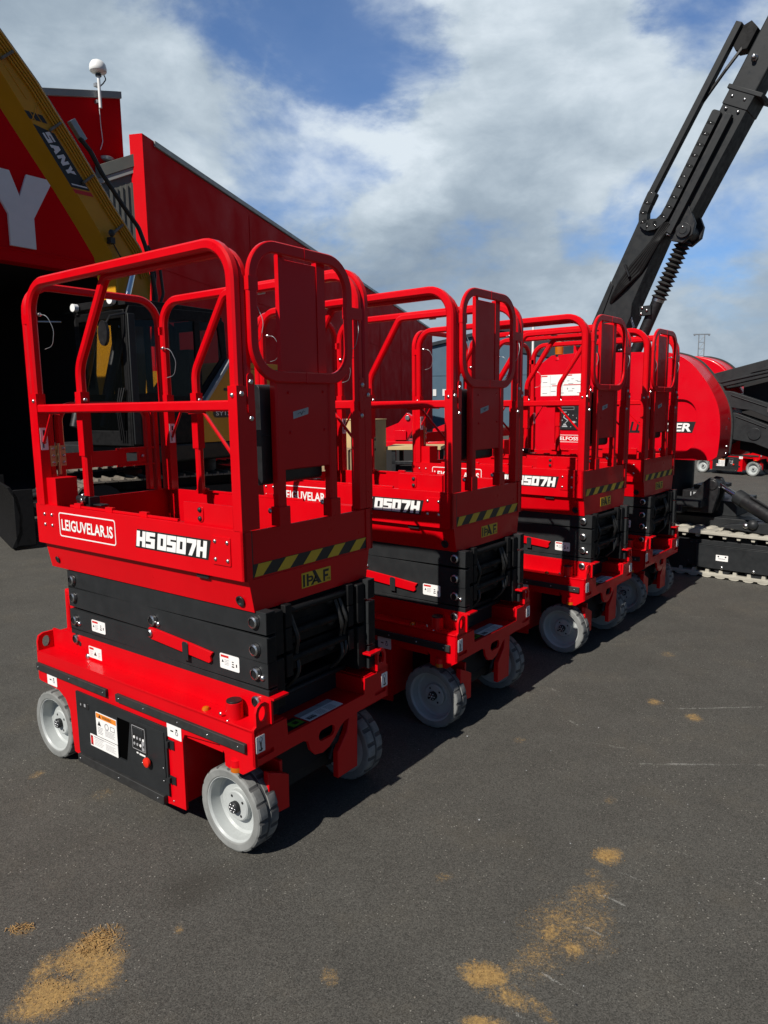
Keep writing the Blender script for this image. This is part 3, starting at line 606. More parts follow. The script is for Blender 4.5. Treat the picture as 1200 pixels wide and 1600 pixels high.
    for x0, z0, z1 in ((-.352, .682, .736), (.528, .698, .757)):
        k = MB(); f = FY(-.3185); w = .108; k.sticker(f, x0, z0, x0 + w, z1, r=.006); k.ink(f, [(x0 + .006, z1 - .014, x0 + .05, z1 - .005)], 'rprint'); k.poly(f, [(x0 + .010, z1 - .034), (x0 + .022, z1 - .034), (x0 + .016, z1 - .022)], 'ink')
        k.ink(f, [(x0 + .026, z1 - .024 - i * .006, x0 + .052 - i % 2 * .004, z1 - .022 - i * .006) for i in range(4)], 'grey'); k.ink(f, [(x0 + .066, z0 + .014, x0 + .080, z0 + .019), (x0 + .068, z0 + .024, x0 + .079, z0 + .028), (x0 + .068, z0 + .033, x0 + .078, z0 + .037), (x0 + .09, z0 + .018, x0 + .096, z0 + .03)], 'ink'); k.build('sticker', root)
    r = MB(); r.sweep([(-.615, -.27, .635), (-.61, -.27, .815), (-.50, -.27, .80)], sqsec(.03, .04), (0, 1, 0), 'red'); r.sweep([(-.545, -.27, .64), (-.595, -.27, .80)], sqsec(.026, .036), (0, 1, 0), 'red'); r.build('rear_bracket', root, bevel=.002)
    r = MB(); r.sweep([(-.615, .27, .635), (-.61, .27, .815), (-.50, .27, .80)], sqsec(.03, .04), (0, 1, 0), 'red'); r.build('rear_bracket', root, bevel=.002)
    # ---------------- platform
    p = MB()
    p.prism([(-.347, 1.070), (-.324, .948), (.324, .948), (.347, 1.070)], FX(-.648), 1.384, 'red')
    for s in (-1, 1):
        p.prism([(-.665, 1.070), (.739, 1.070), (.739, 1.249), (.692, 1.249), (.692, 1.252), (-.665, 1.252)], FY(s * .355, s), .014, 'red')
        p.box((.727, s * .369, 1.070), (.739, s * .328, 1.246), 'red')
        p.prism([(-.22, 1.075), (.670, 1.075), (.670, 1.332), (.395, 1.332), (.395, 1.252), (-.22, 1.252)] if s < 0 else [(-.22, 1.075), (.670, 1.075), (.670, 1.251), (-.22, 1.251)], FY(s * .339, s), .010, 'red')
        if s < 0: p.box((-.64, s * .354, 1.250), (-.505, s * .25, 1.374), 'red')
        p.box((-.40, s * .353, 1.252), (.36, s * .342, 1.262), 'red')
        for x in (-.36, -.12, .12): p.box((x, s * .356, 1.252), (x + .05, s * .338, 1.272), 'red')
        p.prism(rrect(.578, 1.118, .676, 1.222, .004, 2), FY(s * .3692, s), .004, 'red')
        for x in (.596, .662):
            for z in (1.138, 1.204): p.bolt((x, s * .3732, z), (0, s, 0), .008)
        for x in (-.592, -.53):
            for z in (1.160, 1.208): p.bolt((x, s * .369, z), (0, s, 0), .008)
        if s < 0:
            p.prism(rrect(.478, 1.262, .512, 1.322, .015), FY(s * .349, s), .004, 'red')
            for z in (1.275, 1.308): p.bolt((.495, s * .353, z), (0, s, 0), .010, 'frame')
        p.lathe([(.021, 0), (.021, .006), (.014, .006), (.013, .001), (0, .001)], (.675, s * .333, .985), (0, s, -.25), 16, 'ink'); p.lathe([(.016, 0), (.016, .003), (.010, .003), (0, .001)], (-.575, s * .335, .990), (0, s, -.25), 14, 'ink')
        p.prism(rrect(.46, 1.050, .53, 1.070, .008), FY(s * .352, s), .004, 'ink')
    p.box((.722, -.322, 1.070), (.734, .330, 1.244), 'red'); p.box((.736, -.329, 1.075), (.7375, -.322, 1.243), 'ink')
    p.box((-.665, -.355, 1.070), (-.655, .355, 1.250), 'red')
    p.box((-.65, -.345, 1.070), (.722, .345, 1.082), 'frame')
    pl = p.build('platform', root, bevel=.003)
    k = MB(); f = FX(.7345); y0, y1, z0, z1 = -.320, .331, 1.077, 1.124; k.sticker(f, y0, z0, y1, z1, 'ink', .001, .0005)
    for i in range(6):
        a = -.345 + i * .14; b = a + .068; sh = .048
        q = [(a, z0 + .001), (b, z0 + .001), (b + sh, z1 - .001), (a + sh, z1 - .001)]
        q = [(min(max(y, y0 + .002), y1 - .002), z) for y, z in q]
        k.poly(f, q, 'yel', .0018)
    k.build('hazard_stripe', pl)
    k = MB(); f = FX(.7365); f = (Vector((.7362, 0, 0)), Vector((0, 1, 0)), Vector((0, 0, 1)), Vector((1, 0, 0))); k.sticker(f, -.077, .984, .092, 1.043, 'yel', .0012, .001)
    for P in ([(-.071, .988), (-.060, .988), (-.060, 1.036), (-.071, 1.036)], [(-.050, .988), (-.039, .988), (-.039, 1.036), (-.050, 1.036)], [(-.039, 1.026), (-.020, 1.026), (-.012, 1.020), (-.012, 1.012), (-.020, 1.004), (-.039, 1.004), (-.039, 1.011), (-.024, 1.011), (-.022, 1.015), (-.024, 1.019), (-.039, 1.019)],
              [(.014, .988), (.036, .988), (.000, 1.044), (-.017, 1.044)], [(-.027, .988), (-.014, .988), (.006, 1.014), (.000, 1.022)], [(-.014, .997), (.012, .997), (.008, 1.004), (-.009, 1.004)], [(.046, .988), (.057, .988), (.057, 1.036), (.046, 1.036)], [(.057, 1.026), (.080, 1.026), (.080, 1.036), (.057, 1.036)], [(.057, 1.006), (.076, 1.006), (.076, 1.015), (.057, 1.015)]): k.poly(f, P, 'ink', .0018)
    k.text(f, '.org', .064, .990, .024, .009, 'ink', .0018); k.build('training_sticker', pl)
    k = MB(); f = FY(-.3695); x0, z0, x1, z1 = -.470, 1.117, -.032, 1.226
    k.prism(rrect(x0, z0, x1, z1, .014), f, .0008, 'white', [rrect(x0 + .005, z0 + .005, x1 - .005, z1 - .005, .010)]); k.text(f, 'LEIGUVELAR.IS', x0 + .02, z0 + .029, .398, .050, 'white', .001, offset=.022); k.build('hire_sticker', pl)
    k = MB(); f = FY(-.3695); x0, z0, h = .108, 1.134, .064
    k.poly(f, [(x0 - .006, z0 - .006), (x0 + .442, z0 - .006), (x0 + .462, z0 + h + .006), (x0 + .014, z0 + h + .006)], 'ink', .0008)
    glyphs(k, f, 'HS', x0 + .002, z0, .058, h, 'white', .06, .16, .0014); glyphs(k, f, '0507H', x0 + .138, z0, .056, h, 'white', .06, .16, .0014); k.build('model_sticker', pl)
    # ---------------- guard rails
    UPY = (0, 1, 0); UPX = (1, 0, 0)
    for s in (-1, 1):
        r = MB()
        pth = fillet([(-.605, s * .349, 1.25), (-.605, s * .349, 2.229), (.719, s * .349, 2.229), (.719, s * .349, 1.25)], .125, 8)
        r.sweep(pth, sqsec(.040, .038, .008), UPY, 'red')
        for x in (-.605, .719):
            r.box((x - .0225, s * .371, 1.25), (x + .0225, s * .328, 1.752), 'red')
            r.bolt((x, s * .371, 1.72), (0, s, 0), .009)
        r.bolt((.7415, s * .349, 1.725), (1, 0, 0), .010)
        r.sweep([(-.605, s * .350, 1.685), (.719, s * .350, 1.685)], sqsec(.038, .036), UPY, 'red')
        for a, b in (((.54, 1.665), (.70, 1.50)), ((-.50, 1.665), (-.585, 1.53))): r.tube([(a[0] - .08 * (1 if a[0] > 0 else -1), s * .350, 1.662), (a[0], s * .350, a[1]), (b[0], s * .350, b[1])], .0065, 'red', 6)
        sr = r.build('side_rail', root)
        k = MB(); f = (Vector((.7425, 0, 0)), Vector((0, 1, 0)), Vector((0, 0, 1)), Vector((1, 0, 0)))
        f2 = FY(s * .3715, s)
        k = MB(); fx = FX(-.582); k.sticker(fx, s * .349 - .017, 1.50, s * .349 + .017, 1.60, 'white', .001); k.ink(fx, [(s * .349 - .004, 1.565, s * .349 + .006, 1.59), (s * .349 - .010, 1.53, s * .349 + .008, 1.537), (s * .349 - .008, 1.51, s * .349 - .002, 1.53), (s * .349 - .002, 1.545, s * .349 + .008, 1.56)], 'ink', .0014); k.build('sticker', sr)
        if s > 0:
            k = MB(); f = FY(.322); k.sticker(f, .135, 2.187, .185, 2.213, 'white', .001); k.poly(f, [(.146, 2.192), (.164, 2.192), (.155, 2.208)], 'yel', .0014); k.build('sticker', sr)
        r = MB(); x0 = -.315
        pth = fillet([(x0, s * .307, 1.25), (x0, s * .307, 1.86), (-.075, s * .309, 2.213), (.719, s * .309, 2.213), (.719, s * .307, 1.25)], [0, .14, .06, .12, 0], 7)
        r.sweep(pth, sqsec(.038, .034, .008), UPY, 'red')
        r.box((x0 - .022, s * .327, 1.48), (x0 + .022, s * .286, 1.755), 'red'); r.bolt((x0 + .0225, s * .307, 1.72), (1, 0, 0), .010); r.bolt((.7405, s * .307, 1.64), (1, 0, 0), .010)
        r.box((.697, s * .3275, 1.25), (.7405, s * .287, 1.70), 'red')
        r.build('extension_rail', root)
        if s > 0: continue
        k = MB(); k.box((x0 - .075, s * .325, 1.255), (x0 + .03, s * .275, 1.30), 'blk'); k.cyl((x0 - .05, s * .327, 1.29), (x0 + .02, s * .327, 1.29), .016, 'blk'); k.bolt((x0 - .01, s * .335, 1.285), (0, s, 0), .013); k.bolt((x0 - .06, s * .30, 1.30), (0, 0, 1), .012); k.box((x0 + .02, s * .31, 1.262), (x0 + .09, s * .27, 1.268), 'blk'); k.build('rail_clamp', root, bevel=.002)
    r = MB()
    pth = fillet([(-.650, -.348, 1.25), (-.650, -.348, 2.235), (-.650, .348, 2.235), (-.650, .348, 1.25)], .12, 8)
    r.sweep(pth, sqsec(.034, .034, .007), UPX, 'red')
    for s in (-1, 1):
        r.box((-.660, s * .366, 2.06), (-.590, s * .33, 2.10), 'red'); r.bolt((-.668, s * .348, 1.80), (-1, 0, 0), .009)
        pth = fillet([(-.648, s * .335, 1.685), (-.648, s * .287, 1.685), (-.648, s * .287, 1.25)], .045, 6); r.sweep(pth, sqsec(.032, .030, .006), UPX, 'red')
    r.build('rear_rail', root)
    r = MB(); pth = fillet([(-.648, -.240, 1.26), (-.648, -.240, 1.70), (-.648, .240, 1.70), (-.648, .240, 1.26)], .075, 7); r.sweep(pth, sqsec(.034, .032, .007), UPX, 'red')
    r.prism([(-.235, 1.398), (.235, 1.398), (.235, 1.476), (-.235, 1.476)], FX(-.655), .014, 'red', [rrect(.105, 1.415, .175, 1.460, .004, 2)]); r.box((-.662, .06, 1.39), (-.634, .27, 1.40), 'red'); r.box((-.662, .06, 1.474), (-.634, .27, 1.484), 'red'); r.bolt((-.640, .20, 1.438), (1, 0, 0), .010)
    gt = r.build('rear_gate', root)
    k = MB(); k.cyl((-.625, -.262, 1.38), (-.625, -.262, 1.525), .008, 'brass'); k.box((-.633, -.300, 1.42), (-.629, -.225, 1.515), 'brass')
    for y in (-.285, -.236):
        for z in (1.435, 1.467, 1.50): k.bolt((-.629, y, z), (1, 0, 0), .008)
    k.build('hinge', gt)
    # cable tethers with their pins
    def tether(x, y, z, s, ln=.09):
        k = MB(); k.ball((x, y, z), .009, 'steel'); k.cyl((x, y, z), (x - .02, y + .0, z), .004, 'steel', n=6)
        k.tube([(x, y, z), (x + .05, y + s * .005, z - .005), (x + .075, y + s * .02, z - .07), (x + .055, y + s * .02, z - .14), (x + .005, y + s * .01, z - .15)], .0013, 'galv', 5, .06, 6); k.build('tether_pin', root)
    tether(-.58, -.325, 2.10, 1); tether(-.58, .32, 1.99, 1); tether(.70, -.285, 2.04, 1); tether(.70, .275, 2.05, -1)
    # front gate: rounded loop, two uprights and the tall panel between them
    r = MB(); pth = fillet([(.753, -.298, 1.785), (.753, -.298, 2.227), (.753, .212, 2.227), (.753, .212, 1.785)], .115, 10, closed=True)
    r.sweep(pth, sqsec(.040, .020, .004), UPX, 'red', closed=True)
    for y in (-.163, .126):
        r.sweep([(.722, y, 1.262), (.722, y, 1.79)], sqsec(.036, .042, .006), UPY, 'red'); r.box((.702, y - .028, 1.245), (.745, y + .028, 1.315), 'red'); r.bolt((.70, y - .03, 1.30), (-.5, -1, 0), .011)
    r.box((.718, -.150, 1.77), (.737, -.126, 2.212), 'red'); r.box((.712, .052, 1.77), (.736, .098, 2.212), 'red')
    r.box((.744, -.3195, 2.070), (.7645, -.276, 2.115), 'red'); r.box((.744, .190, 2.020), (.7645, .29, 2.065), 'red')
    for s in (-1, 1):
        r.prism(rrect(s * .308 - .016, 1.655, s * .308 + .016, 1.795, .014), FX(.7407), .004, 'red'); r.bolt((.7447, s * .308, 1.765), (1, 0, 0), .010)
    r.box((.7625, -.040, 2.206), (.7642, -.037, 2.248), 'redb'); r.box((.7625, -.046, 1.764), (.7642, -.043, 1.806), 'redb')
    fg = r.build('front_gate', root)
    k = MB(); k.box((.728, -.145, 1.448), (.734, .106, 1.785), 'red'); k.box((.728, -.126, 1.785), (.733, .052, 2.20), 'red'); k.box((.705, -.142, 1.448), (.734, .105, 1.454), 'red')
    for y, z in ((-.115, 1.73), (.075, 1.735), (-.11, 1.585), (.08, 1.59)): k.bolt((.734, y, z), (1, 0, 0), .006, 'red')
    pn = k.build('gate_panel', fg, bevel=.002)
    k = MB(); f = FX(.7345); k.prism([(-.093, 1.634), (-.012, 1.652), (-.010, 1.677), (-.094, 1.661)], f, .0006, 'tape'); k.tube([(.7356, -.07, 1.652), (.7356, -.055, 1.660), (.7356, -.05, 1.650), (.7356, -.04, 1.664), (.7356, -.03, 1.660)], .0008, 'frame', 4); k.build('paper_label', pn)
    k = MB(); k.prism(rrect(.645, 1.395, .698, 1.76, .022), FY(-.225, 1), .325, 'blk'); k.box((.640, -.22, 1.575), (.702, .095, 1.578), 'ink'); k.build('document_box', fg, bevel=.012, seg=3)
    return root

lift = make_lift()
LIFTS = [((-0.8641, 3.1715), -36.807, 'nearest red scissor lift, fully in view with its hire sticker and grey wheels'),
         ((-0.019, 4.21), -38.029, 'red scissor lift second in the row, partly hidden by the nearest one'),
         ((0.966, 5.334), -40.243, 'red scissor lift third in the row, its front wheel half in shadow'),
         ((1.683, 6.24), -39.731, 'last red scissor lift of the row, standing beside the pale crawler track')]
lifts = []
for i, (p, a, lb) in enumerate(LIFTS):
    o = lift if i == 0 else copy_tree(lift)
    o.location = (p[0], p[1], 0); o.rotation_euler = (0, 0, R(a)); o['label'] = lb; o['group'] = 'red scissor lifts parked on the asphalt'; lifts.append(o)
far = copy_tree(lift)
far.location = (8.46, 16.95, 0); far.rotation_euler = (0, 0, R(-58.0)); far['label'] = 'small distant red scissor lift standing alone far behind the crawler machine'; far['group'] = 'red scissor lifts parked on the asphalt'
# ================================================================ buildings behind
def rib(mb, fr, x0, x1, z0, z1, step, w, t, m):
    x = x0
    while x < x1: mb.prism([(x, z0), (x + w, z0), (x + w, z1), (x, z1)], fr, t, m); x += step
# --- sign building on the left
FA = R(54)
hall = empty('workshop_building', (-7.3, 13.5, 0), FA, 'dark red workshop building with a huge white letter Y over its open doorway', 'building')
b = MB(); f = FY(0, -1)
b.prism([(-16, 4.49), (2.86, 4.49), (2.86, 0), (3.16, 0), (3.16, 8.16), (-3, 6.42), (-16, 6.42)][::-1], FY(.35, -1), .35, 'redw')
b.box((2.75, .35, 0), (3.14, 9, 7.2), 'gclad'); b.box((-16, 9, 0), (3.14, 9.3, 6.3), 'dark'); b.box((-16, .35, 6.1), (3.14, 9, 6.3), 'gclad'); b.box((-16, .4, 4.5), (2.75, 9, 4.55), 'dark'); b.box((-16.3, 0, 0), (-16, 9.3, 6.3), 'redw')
b.box((2.74, .36, 0), (2.75, 9, 4.5), 'dark'); b.box((-16, 8.98, 0), (2.74, 9, 4.5), 'dark'); b.box((-16, .36, .004), (2.74, 8.98, .02), 'dark')  # inner faces and floor painted near black as the doorway's shade
b.build('wall', hall)
b = MB(); b.prism([(-16, 6.42), (-3, 6.42), (3.17, 8.16), (3.17, 8.30), (-3, 6.56), (-16, 6.56)], FY(.40, -1), .45, 'flash'); b.build('roof_flashing', hall, bevel=.01)
b = MB(); b.box((-16, -.004, 4.49), (3.16, -.001, 4.52), 'redw'); b.box((-16, -.02, 4.70), (3.16, 0, 4.73), 'redw'); b.build('trim', hall)
b = MB(); f = FY(-.002, -1); w = 1.36
for i, chs in enumerate(('S', 'A', 'N', 'Y')):
    x = 1.48 - 1.36 - (3 - i) * 1.62
    for P in GL[{'S': 'Z'}.get(chs, chs)]: b.prism([(x + a * w, 4.77 + q * 1.35) for a, q in P], f, .05, 'sign')
b.build('sign_letters', hall)
# --- dome aerial on a pole fixed to that wall
an = empty('dome_antenna', (0, 0, 0), 0, 'white dome antenna on a short pole fixed to the red wall', 'antenna')
an.location = Vector((-7.3, 13.5, 0)) + Matrix.Rotation(FA, 3, 'Z') @ Vector((2.60, -.12, 7.78)); an.rotation_euler = (0, 0, FA)
b = MB(); b.cyl((0, 0, 0), (0, 0, .66), .03, 'wplas', n=10); b.box((-.05, .03, .1), (.05, .12, .16), 'galv'); b.box((-.05, .03, .42), (.05, .12, .48), 'galv'); b.cyl((0, 0, .60), (0, 0, .64), .06, 'blk'); b.build('pole', an)
b = MB(); b.lathe([(0, 0), (.10, 0), (.155, .02), (.166, .035), (.168, .09), (.155, .155), (.118, .212), (.058, .243), (0, .25)], (0, 0, .66), (0, 0, 1), 24, 'wplas'); b.build('dome', an)
b = MB(); b.tube([(.12, 0, .68), (.17, 0, .6), (.10, 0, .5), (.03, .03, .42)], .012, 'blk', 6, .05); b.tube([(0, .04, .0), (.04, .09, -.3), (.07, .10, -.6), (.0, .10, -.78)], .008, 'wplas', 6, .1); b.build('cable', an)
# --- long red wing, its screen wall standing proud of the gray cladding
WA = R(77.3)
wing = empty('long_hall', (-4.93, 15.75, 0), WA, 'long dark red hall receding behind the scissor lifts, with a sloping grey roof edge', 'building')
b = MB(); b.box((0, 0, 0), (39.6, .30, 7.24), 'redw'); b.box((0, 0, 7.24), (.93, .30, 7.37), 'redw'); b.box((2.2, .30, 0), (39.6, 12, 6.7), 'gclad')
for x in (5.5, 11, 16.5, 22, 27.5, 33): b.box((x, -.012, 0), (x + .04, -.001, 7.1), 'redw')
for z in (2.35, 4.75): b.box((.3, -.012, z), (39.5, -.0015, z + .04), 'redw')
b.build('wall', wing)
b = MB(); b.prism([(.45, 7.255), (39.62, 7.245), (39.62, 7.375), (.45, 7.375)], FY(.34, -1), .38, 'flash'); b.build('roof_flashing', wing, bevel=.01)
# gray clad link between the two
GA = R(28.7)
link = empty('link_building', (-5.84, 15.5, 0), GA, 'narrow grey ribbed metal building squeezed between the two red walls', 'building')
b = MB(); b.prism([(0, 0), (.76, 0), (.76, 6.66), (0, 6.30)], FY(.05, -1), .05, 'gclad')
for i in range(7): x = .03 + i * .105; b.box((x, -.035, 0), (x + .05, .0, 6.12 + x * .45), 'gclad')
b.build('panel', link)
b = MB(); b.prism([(-.02, 6.39), (.78, 6.75), (.78, 7.0), (-.02, 6.64)], FY(.06, -1), .13, 'gclad'); b.prism([(-.02, 6.27), (.78, 6.63), (.78, 6.75), (-.02, 6.39)], FY(.06, -1), .11, 'flash'); b.build('roof_edge', link, bevel=.006)
b = MB(); b.cyl((.24, .16, 6.5), (.24, .16, 6.84), .05, 'galv'); b.lathe([(.0, 0), (.09, 0), (.15, .04), (.16, .09), (.10, .12), (0, .13)], (.24, .16, 6.80), (0, 0, 1), 18, 'galv'); b.build('vent_cap', link)
# --- blue shed in the distance
shed = empty('blue_shed', (10.4, 60, 0), 0, 'distant blue grey shed with a shallow dark gabled roof', 'building')
b = MB(); b.prism([(-9, 0), (9, 0), (9, 6.0), (-.8, 7.75), (-9, 6.0)], FY(0, 1), 25, 'blue'); b.box((-9, -.03, 4.2), (9, -.004, 4.3), 'blue'); b.build('wall', shed)
b = MB(); b.prism([(-9.3, 5.98), (-.8, 7.80), (9.4, 5.98), (9.4, 6.25), (-.8, 8.08), (-9.3, 6.25)], FY(-.2, 1), 25.5, 'roof'); b.prism([(.5, 6.1), (9.3, 4.6), (9.3, 5.95), (.5, 7.5)], FY(-.05, -1), .08, 'roof'); b.build('roof', shed)
for x in (-6.2, -5.4):
    b = MB(); b.box((x, -.05, 2.55), (x + .28, -.005, 3.1), 'white'); b.build('window', shed)
# --- floodlight mast and lamp post
mast = empty('floodlight_mast', (35.2, 80, 0), 0, 'thin lattice mast with a floodlight bar on the skyline', 'mast')
b = MB()
for s in (-.32, .32): b.cyl((s, 0, 0), (s, 0, 9.2), .055, 'galv', n=6)
for i in range(12): b.cyl((-.32, 0, .4 + i * .72), (.32, 0, .4 + (i + 1) * .72), .035, 'galv', n=5); b.cyl((-.32, 0, .4 + i * .72), (.32, 0, .4 + i * .72), .035, 'galv', n=5)
b.build('tower', mast)
b = MB(); b.box((-.9, -.06, 9.1), (.9, .06, 9.22), 'galv')
for x in (-.8, .8): b.box((x - .06, -.1, 9.0), (x + .06, .06, 9.16), 'galv')
b.build('light_bar', mast)
post = empty('lamp_post', (8.32, 40, 0), 0, 'slim white lamp post with a dark head rising behind the lifts', 'lamp post')
b = MB(); b.cyl((0, 0, 0), (0, 0, 6.0), .085, 'wplas', r1=.06, n=10); b.build('pole', post)
b = MB(); b.lathe([(.06, 0), (.15, .05), (.17, .16), (.10, .24), (0, .26)], (0, 0, 5.98), (0, 0, 1), 14, 'blk'); b.build('lamp_head', post)
lifts2 = None

# ================================================================ excavator
exc = empty('excavator', (-3.15, 10.97, 0), 0, 'yellow tracked excavator with a black cab and its long boom raised over the lifts', 'excavator')
def fix(o, ang):
    o.rotation_euler = (0, 0, R(ang)); return o
UC, UP = 215, 237
def track_belt(xr, r, y0, y1, z0, pitch, m, shoe_t=.022, gro=.03):
    mb = MB(); zc = z0 + r; L = 2 * (2 * xr) + 2 * math.pi * r; n = int(L / pitch)
    for i in range(n):
        s = i / n * L
        if s < 2 * xr: p = Vector((xr - s, 0, zc + r)); t = Vector((-1, 0, 0))
        elif s < 2 * xr + math.pi * r: a = (s - 2 * xr) / r; p = Vector((-xr - r * math.sin(a), 0, zc + r * math.cos(a))); t = Vector((-math.cos(a), 0, -math.sin(a)))
        elif s < 4 * xr + math.pi * r: p = Vector((-xr + (s - 2 * xr - math.pi * r), 0, zc - r)); t = Vector((1, 0, 0))
        else: a = (s - 4 * xr - math.pi * r) / r; p = Vector((xr + r * math.sin(a), 0, zc - r * math.cos(a))); t = Vector((math.cos(a), 0, math.sin(a)))
        nrm = Vector((t.z, 0, -t.x)); nrm = -nrm if (p - Vector((p.x if abs(p.x) < xr else math.copysign(xr, p.x), 0, zc))).dot(nrm) < 0 else nrm
        h = pitch * .47
        q = [(-h, -shoe_t), (h, -shoe_t), (h, 0), (h * .2, .0), (h * .12, gro), (-h * .12, gro), (-h * .2, 0), (-h, 0)]
        k = mb.mi(m); lo = [mb.bm.verts.new(p + t * a + nrm * c + Vector((0, y0, 0))) for a, c in q]; hi = [mb.bm.verts.new(p + t * a + nrm * c + Vector((0, y1, 0))) for a, c in q]
        for j in range(8): mb.face([lo[j], lo[(j + 1) % 8], hi[(j + 1) % 8], hi[j]], k)
        mb.face(lo[::-1], k); mb.face(hi, k)
    return mb
for s in (-1, 1):
    y0, y1 = sorted((s * .70, s * 1.2)); tb = track_belt(1.48, .37, y0, y1, .03, .16, 'track'); to = fix(tb.build('track', exc, smooth=0), UC)
    b = MB(); b.box((-1.45, y0 + .12, .25), (1.45, y1 - .1, .60), 'frame')
    for x in (-1.45, 1.45): b.cyl((x, y0 + .1, .40), (x, y1 - .08, .40), .32, 'frame', n=22)
    for x in (-1.0, -.5, 0, .5, 1.0): b.cyl((x, y0 + .1, .14), (x, y1 - .08, .14), .10, 'frame', n=12)
    b.build('track_frame', to)
b = MB(); b.box((-.9, -.75, .35), (.9, .75, .75), 'frame'); b.cyl((0, 0, .7), (0, 0, 1.0), .55, 'frame', n=28)
for s in (-1, 1): b.box((.8, s * .45 - .07, .30), (2.35, s * .45 + .07, .48), 'frame'); b.cyl((.9, s * .2, .75), (2.3, s * .2, .5), .05, 'frame')
fix(b.build('car_body', exc), UC)
b = MB(); b.prism([(2.50, .03), (2.42, .20), (2.40, .42), (2.45, .66), (2.52, .78), (2.56, .78), (2.50, .66), (2.45, .42), (2.47, .22), (2.56, .03)], FY(1.27, -1), 2.54, 'inner')
for s in (-1, 1): b.box((2.28, s * 1.27, .05), (2.50, s * 1.23, .74), 'inner')
b.box((2.30, -1.2, .30), (2.43, 1.2, .50), 'inner'); fix(b.build('dozer_blade', exc, bevel=.006), UC)
up = MB(); up.box((-1.7, -1.2, 1.0), (1.6, 1.2, 1.22), 'frame'); up.box((-1.7, -.9, .96), (1.4, .9, 1.02), 'frame'); fix(up.build('deck', exc, bevel=.02), UP)
b = MB(); b.prism([(.62, 1.225), (.62, 1.66), (.02, 2.34), (-1.2, 2.34), (-1.2, 1.225)], FY(1.2, -1), .55, 'exc'); b.prism([(-.1, 1.225), (-.1, 2.28), (-1.2, 2.28), (-1.2, 1.225)], FY(.65, -1), 1.85, 'exc')
b.box((-1.15, 1.2, 1.35), (-.15, 1.206, 1.55), 'exc'); b.prism(rrect(.10, 1.93, .18, 1.97, .015, 2), FY(1.2005, 1), .004, 'ink'); b.prism(rrect(-.4, 2.0, -.28, 2.03, .012, 2), FY(1.2005, 1), .004, 'ink')
b.box((-1.1, 1.2, 2.25), (.05, 1.203, 2.26), 'ink'); hood = fix(b.build('engine_hood', exc, bevel=.03, seg=3), UP)
b = MB(); b.sweep([(.66, 1.19, 1.66), (.04, 1.19, 2.36)], sqsec(.05, .10), (0, 1, 0), 'galv'); b.build('hood_edge', hood)
b = MB(); f = frame((.40, 1.2025, 1.56), (-1, 0, 0), (0, 0, 1)); b.prism(rrect(0, 0, .56, .115, .05), f, .002, 'ink'); b.text(f, 'SY135C', .05, .028, .45, .062, 'white', .003, offset=.012); b.build('model_plate', hood)
b = MB(); b.prism([(-1.2, -1.2), (-1.2, 1.2), (-1.75, .95), (-1.95, .4), (-1.95, -.4), (-1.75, -.95)], FZ(1.05), 1.05, 'exc'); fix(b.build('counterweight', exc, bevel=.06, seg=3), UP)
# cab
CB = MB()
sidep = [(.55, 1.23), (1.71, 1.23), (1.71, 2.82), (1.66, 2.95), (.25, 3.0), (.06, 2.88), (.02, 2.2), (.40, 1.62)]
win = [[(1.16, 1.90), (1.60, 1.88), (1.60, 2.78), (1.16, 2.82)], [(.62, 1.86), (1.05, 1.86), (1.05, 2.83), (.62, 2.85)], [(.52, 1.98), (.52, 2.86), (.20, 2.87), (.13, 2.40)]]
for y, d in ((1.15, -1), (.14, -1)): CB.prism(sidep, FY(y, d), .035, 'inner', win)
CB.prism([(.14, 1.23), (1.11, 1.23), (1.11, 2.90), (.14, 2.90)], FX(1.67), .04, 'inner', [[(.20, 1.42), (1.05, 1.42), (1.05, 1.66), (.20, 1.66)], [(.20, 1.72), (1.05, 1.72), (1.05, 2.80), (.20, 2.80)]])
CB.prism([(.14, 1.6), (1.11, 1.6), (1.11, 2.95), (.14, 2.95)], FX(.06), .03, 'inner', [[(.22, 2.1), (1.03, 2.1), (1.03, 2.8), (.22, 2.8)]])
CB.box((.10, .11, 2.95), (1.70, 1.14, 3.04), 'inner'); CB.box((.1, .14, 1.22), (1.68, 1.11, 1.30), 'inner'); CB.box((.40, .35, 1.3), (.95, .95, 1.85), 'inner'); CB.box((.36, .40, 1.85), (.52, .90, 2.5), 'inner'); 
CB.box((1.06, 1.151, 1.25), (1.14, 1.165, 2.9), 'inner'); CB.box((1.60, 1.151, 1.25), (1.70, 1.175, 2.85), 'frame')
cab = fix(CB.build('cab', exc, bevel=.012), UP)
for wn in win:
    b = MB(); b.prism([(x, z) for x, z in wn], FY(1.134, -1), .006, 'glass'); b.build('window', cab)
    b = MB(); b.prism([(x, z) for x, z in wn], FY(.125, -1), .006, 'glass'); b.build('window', cab)
b = MB(); b.prism([(.20, 1.42), (1.05, 1.42), (1.05, 1.66), (.20, 1.66)], FX(1.685), .006, 'glass'); b.prism([(.20, 1.72), (1.05, 1.72), (1.05, 2.80), (.20, 2.80)], FX(1.685), .006, 'glass'); b.build('windscreen', cab)
b = MB(); b.prism(circ(1.02, 2.60, .085, .15), FX(1.92), .04, 'blk'); b.tube([(1.70, 1.13, 2.85), (1.90, 1.1, 2.80), (1.92, 1.03, 2.70)], .014, 'blk', 6); b.build('mirror', cab)
b = MB(); b.tube([(1.9, .12, 2.80), (2.2, -.16, 2.80), (2.22, -.18, 2.35), (2.1, -.10, 2.25)], .010, 'galv', 6, .08); b.build('grab_rail', cab)
b = MB(); b.prism(circ(.95, 3.02, .055), FX(1.72), .06, 'wplas'); b.prism(circ(.20, 2.98, .05), FX(1.72), .06, 'wplas'); b.box((1.71, .12, 2.86), (2.02, 1.10, 2.885), 'glass'); b.build('work_lamp', cab)
b = MB()
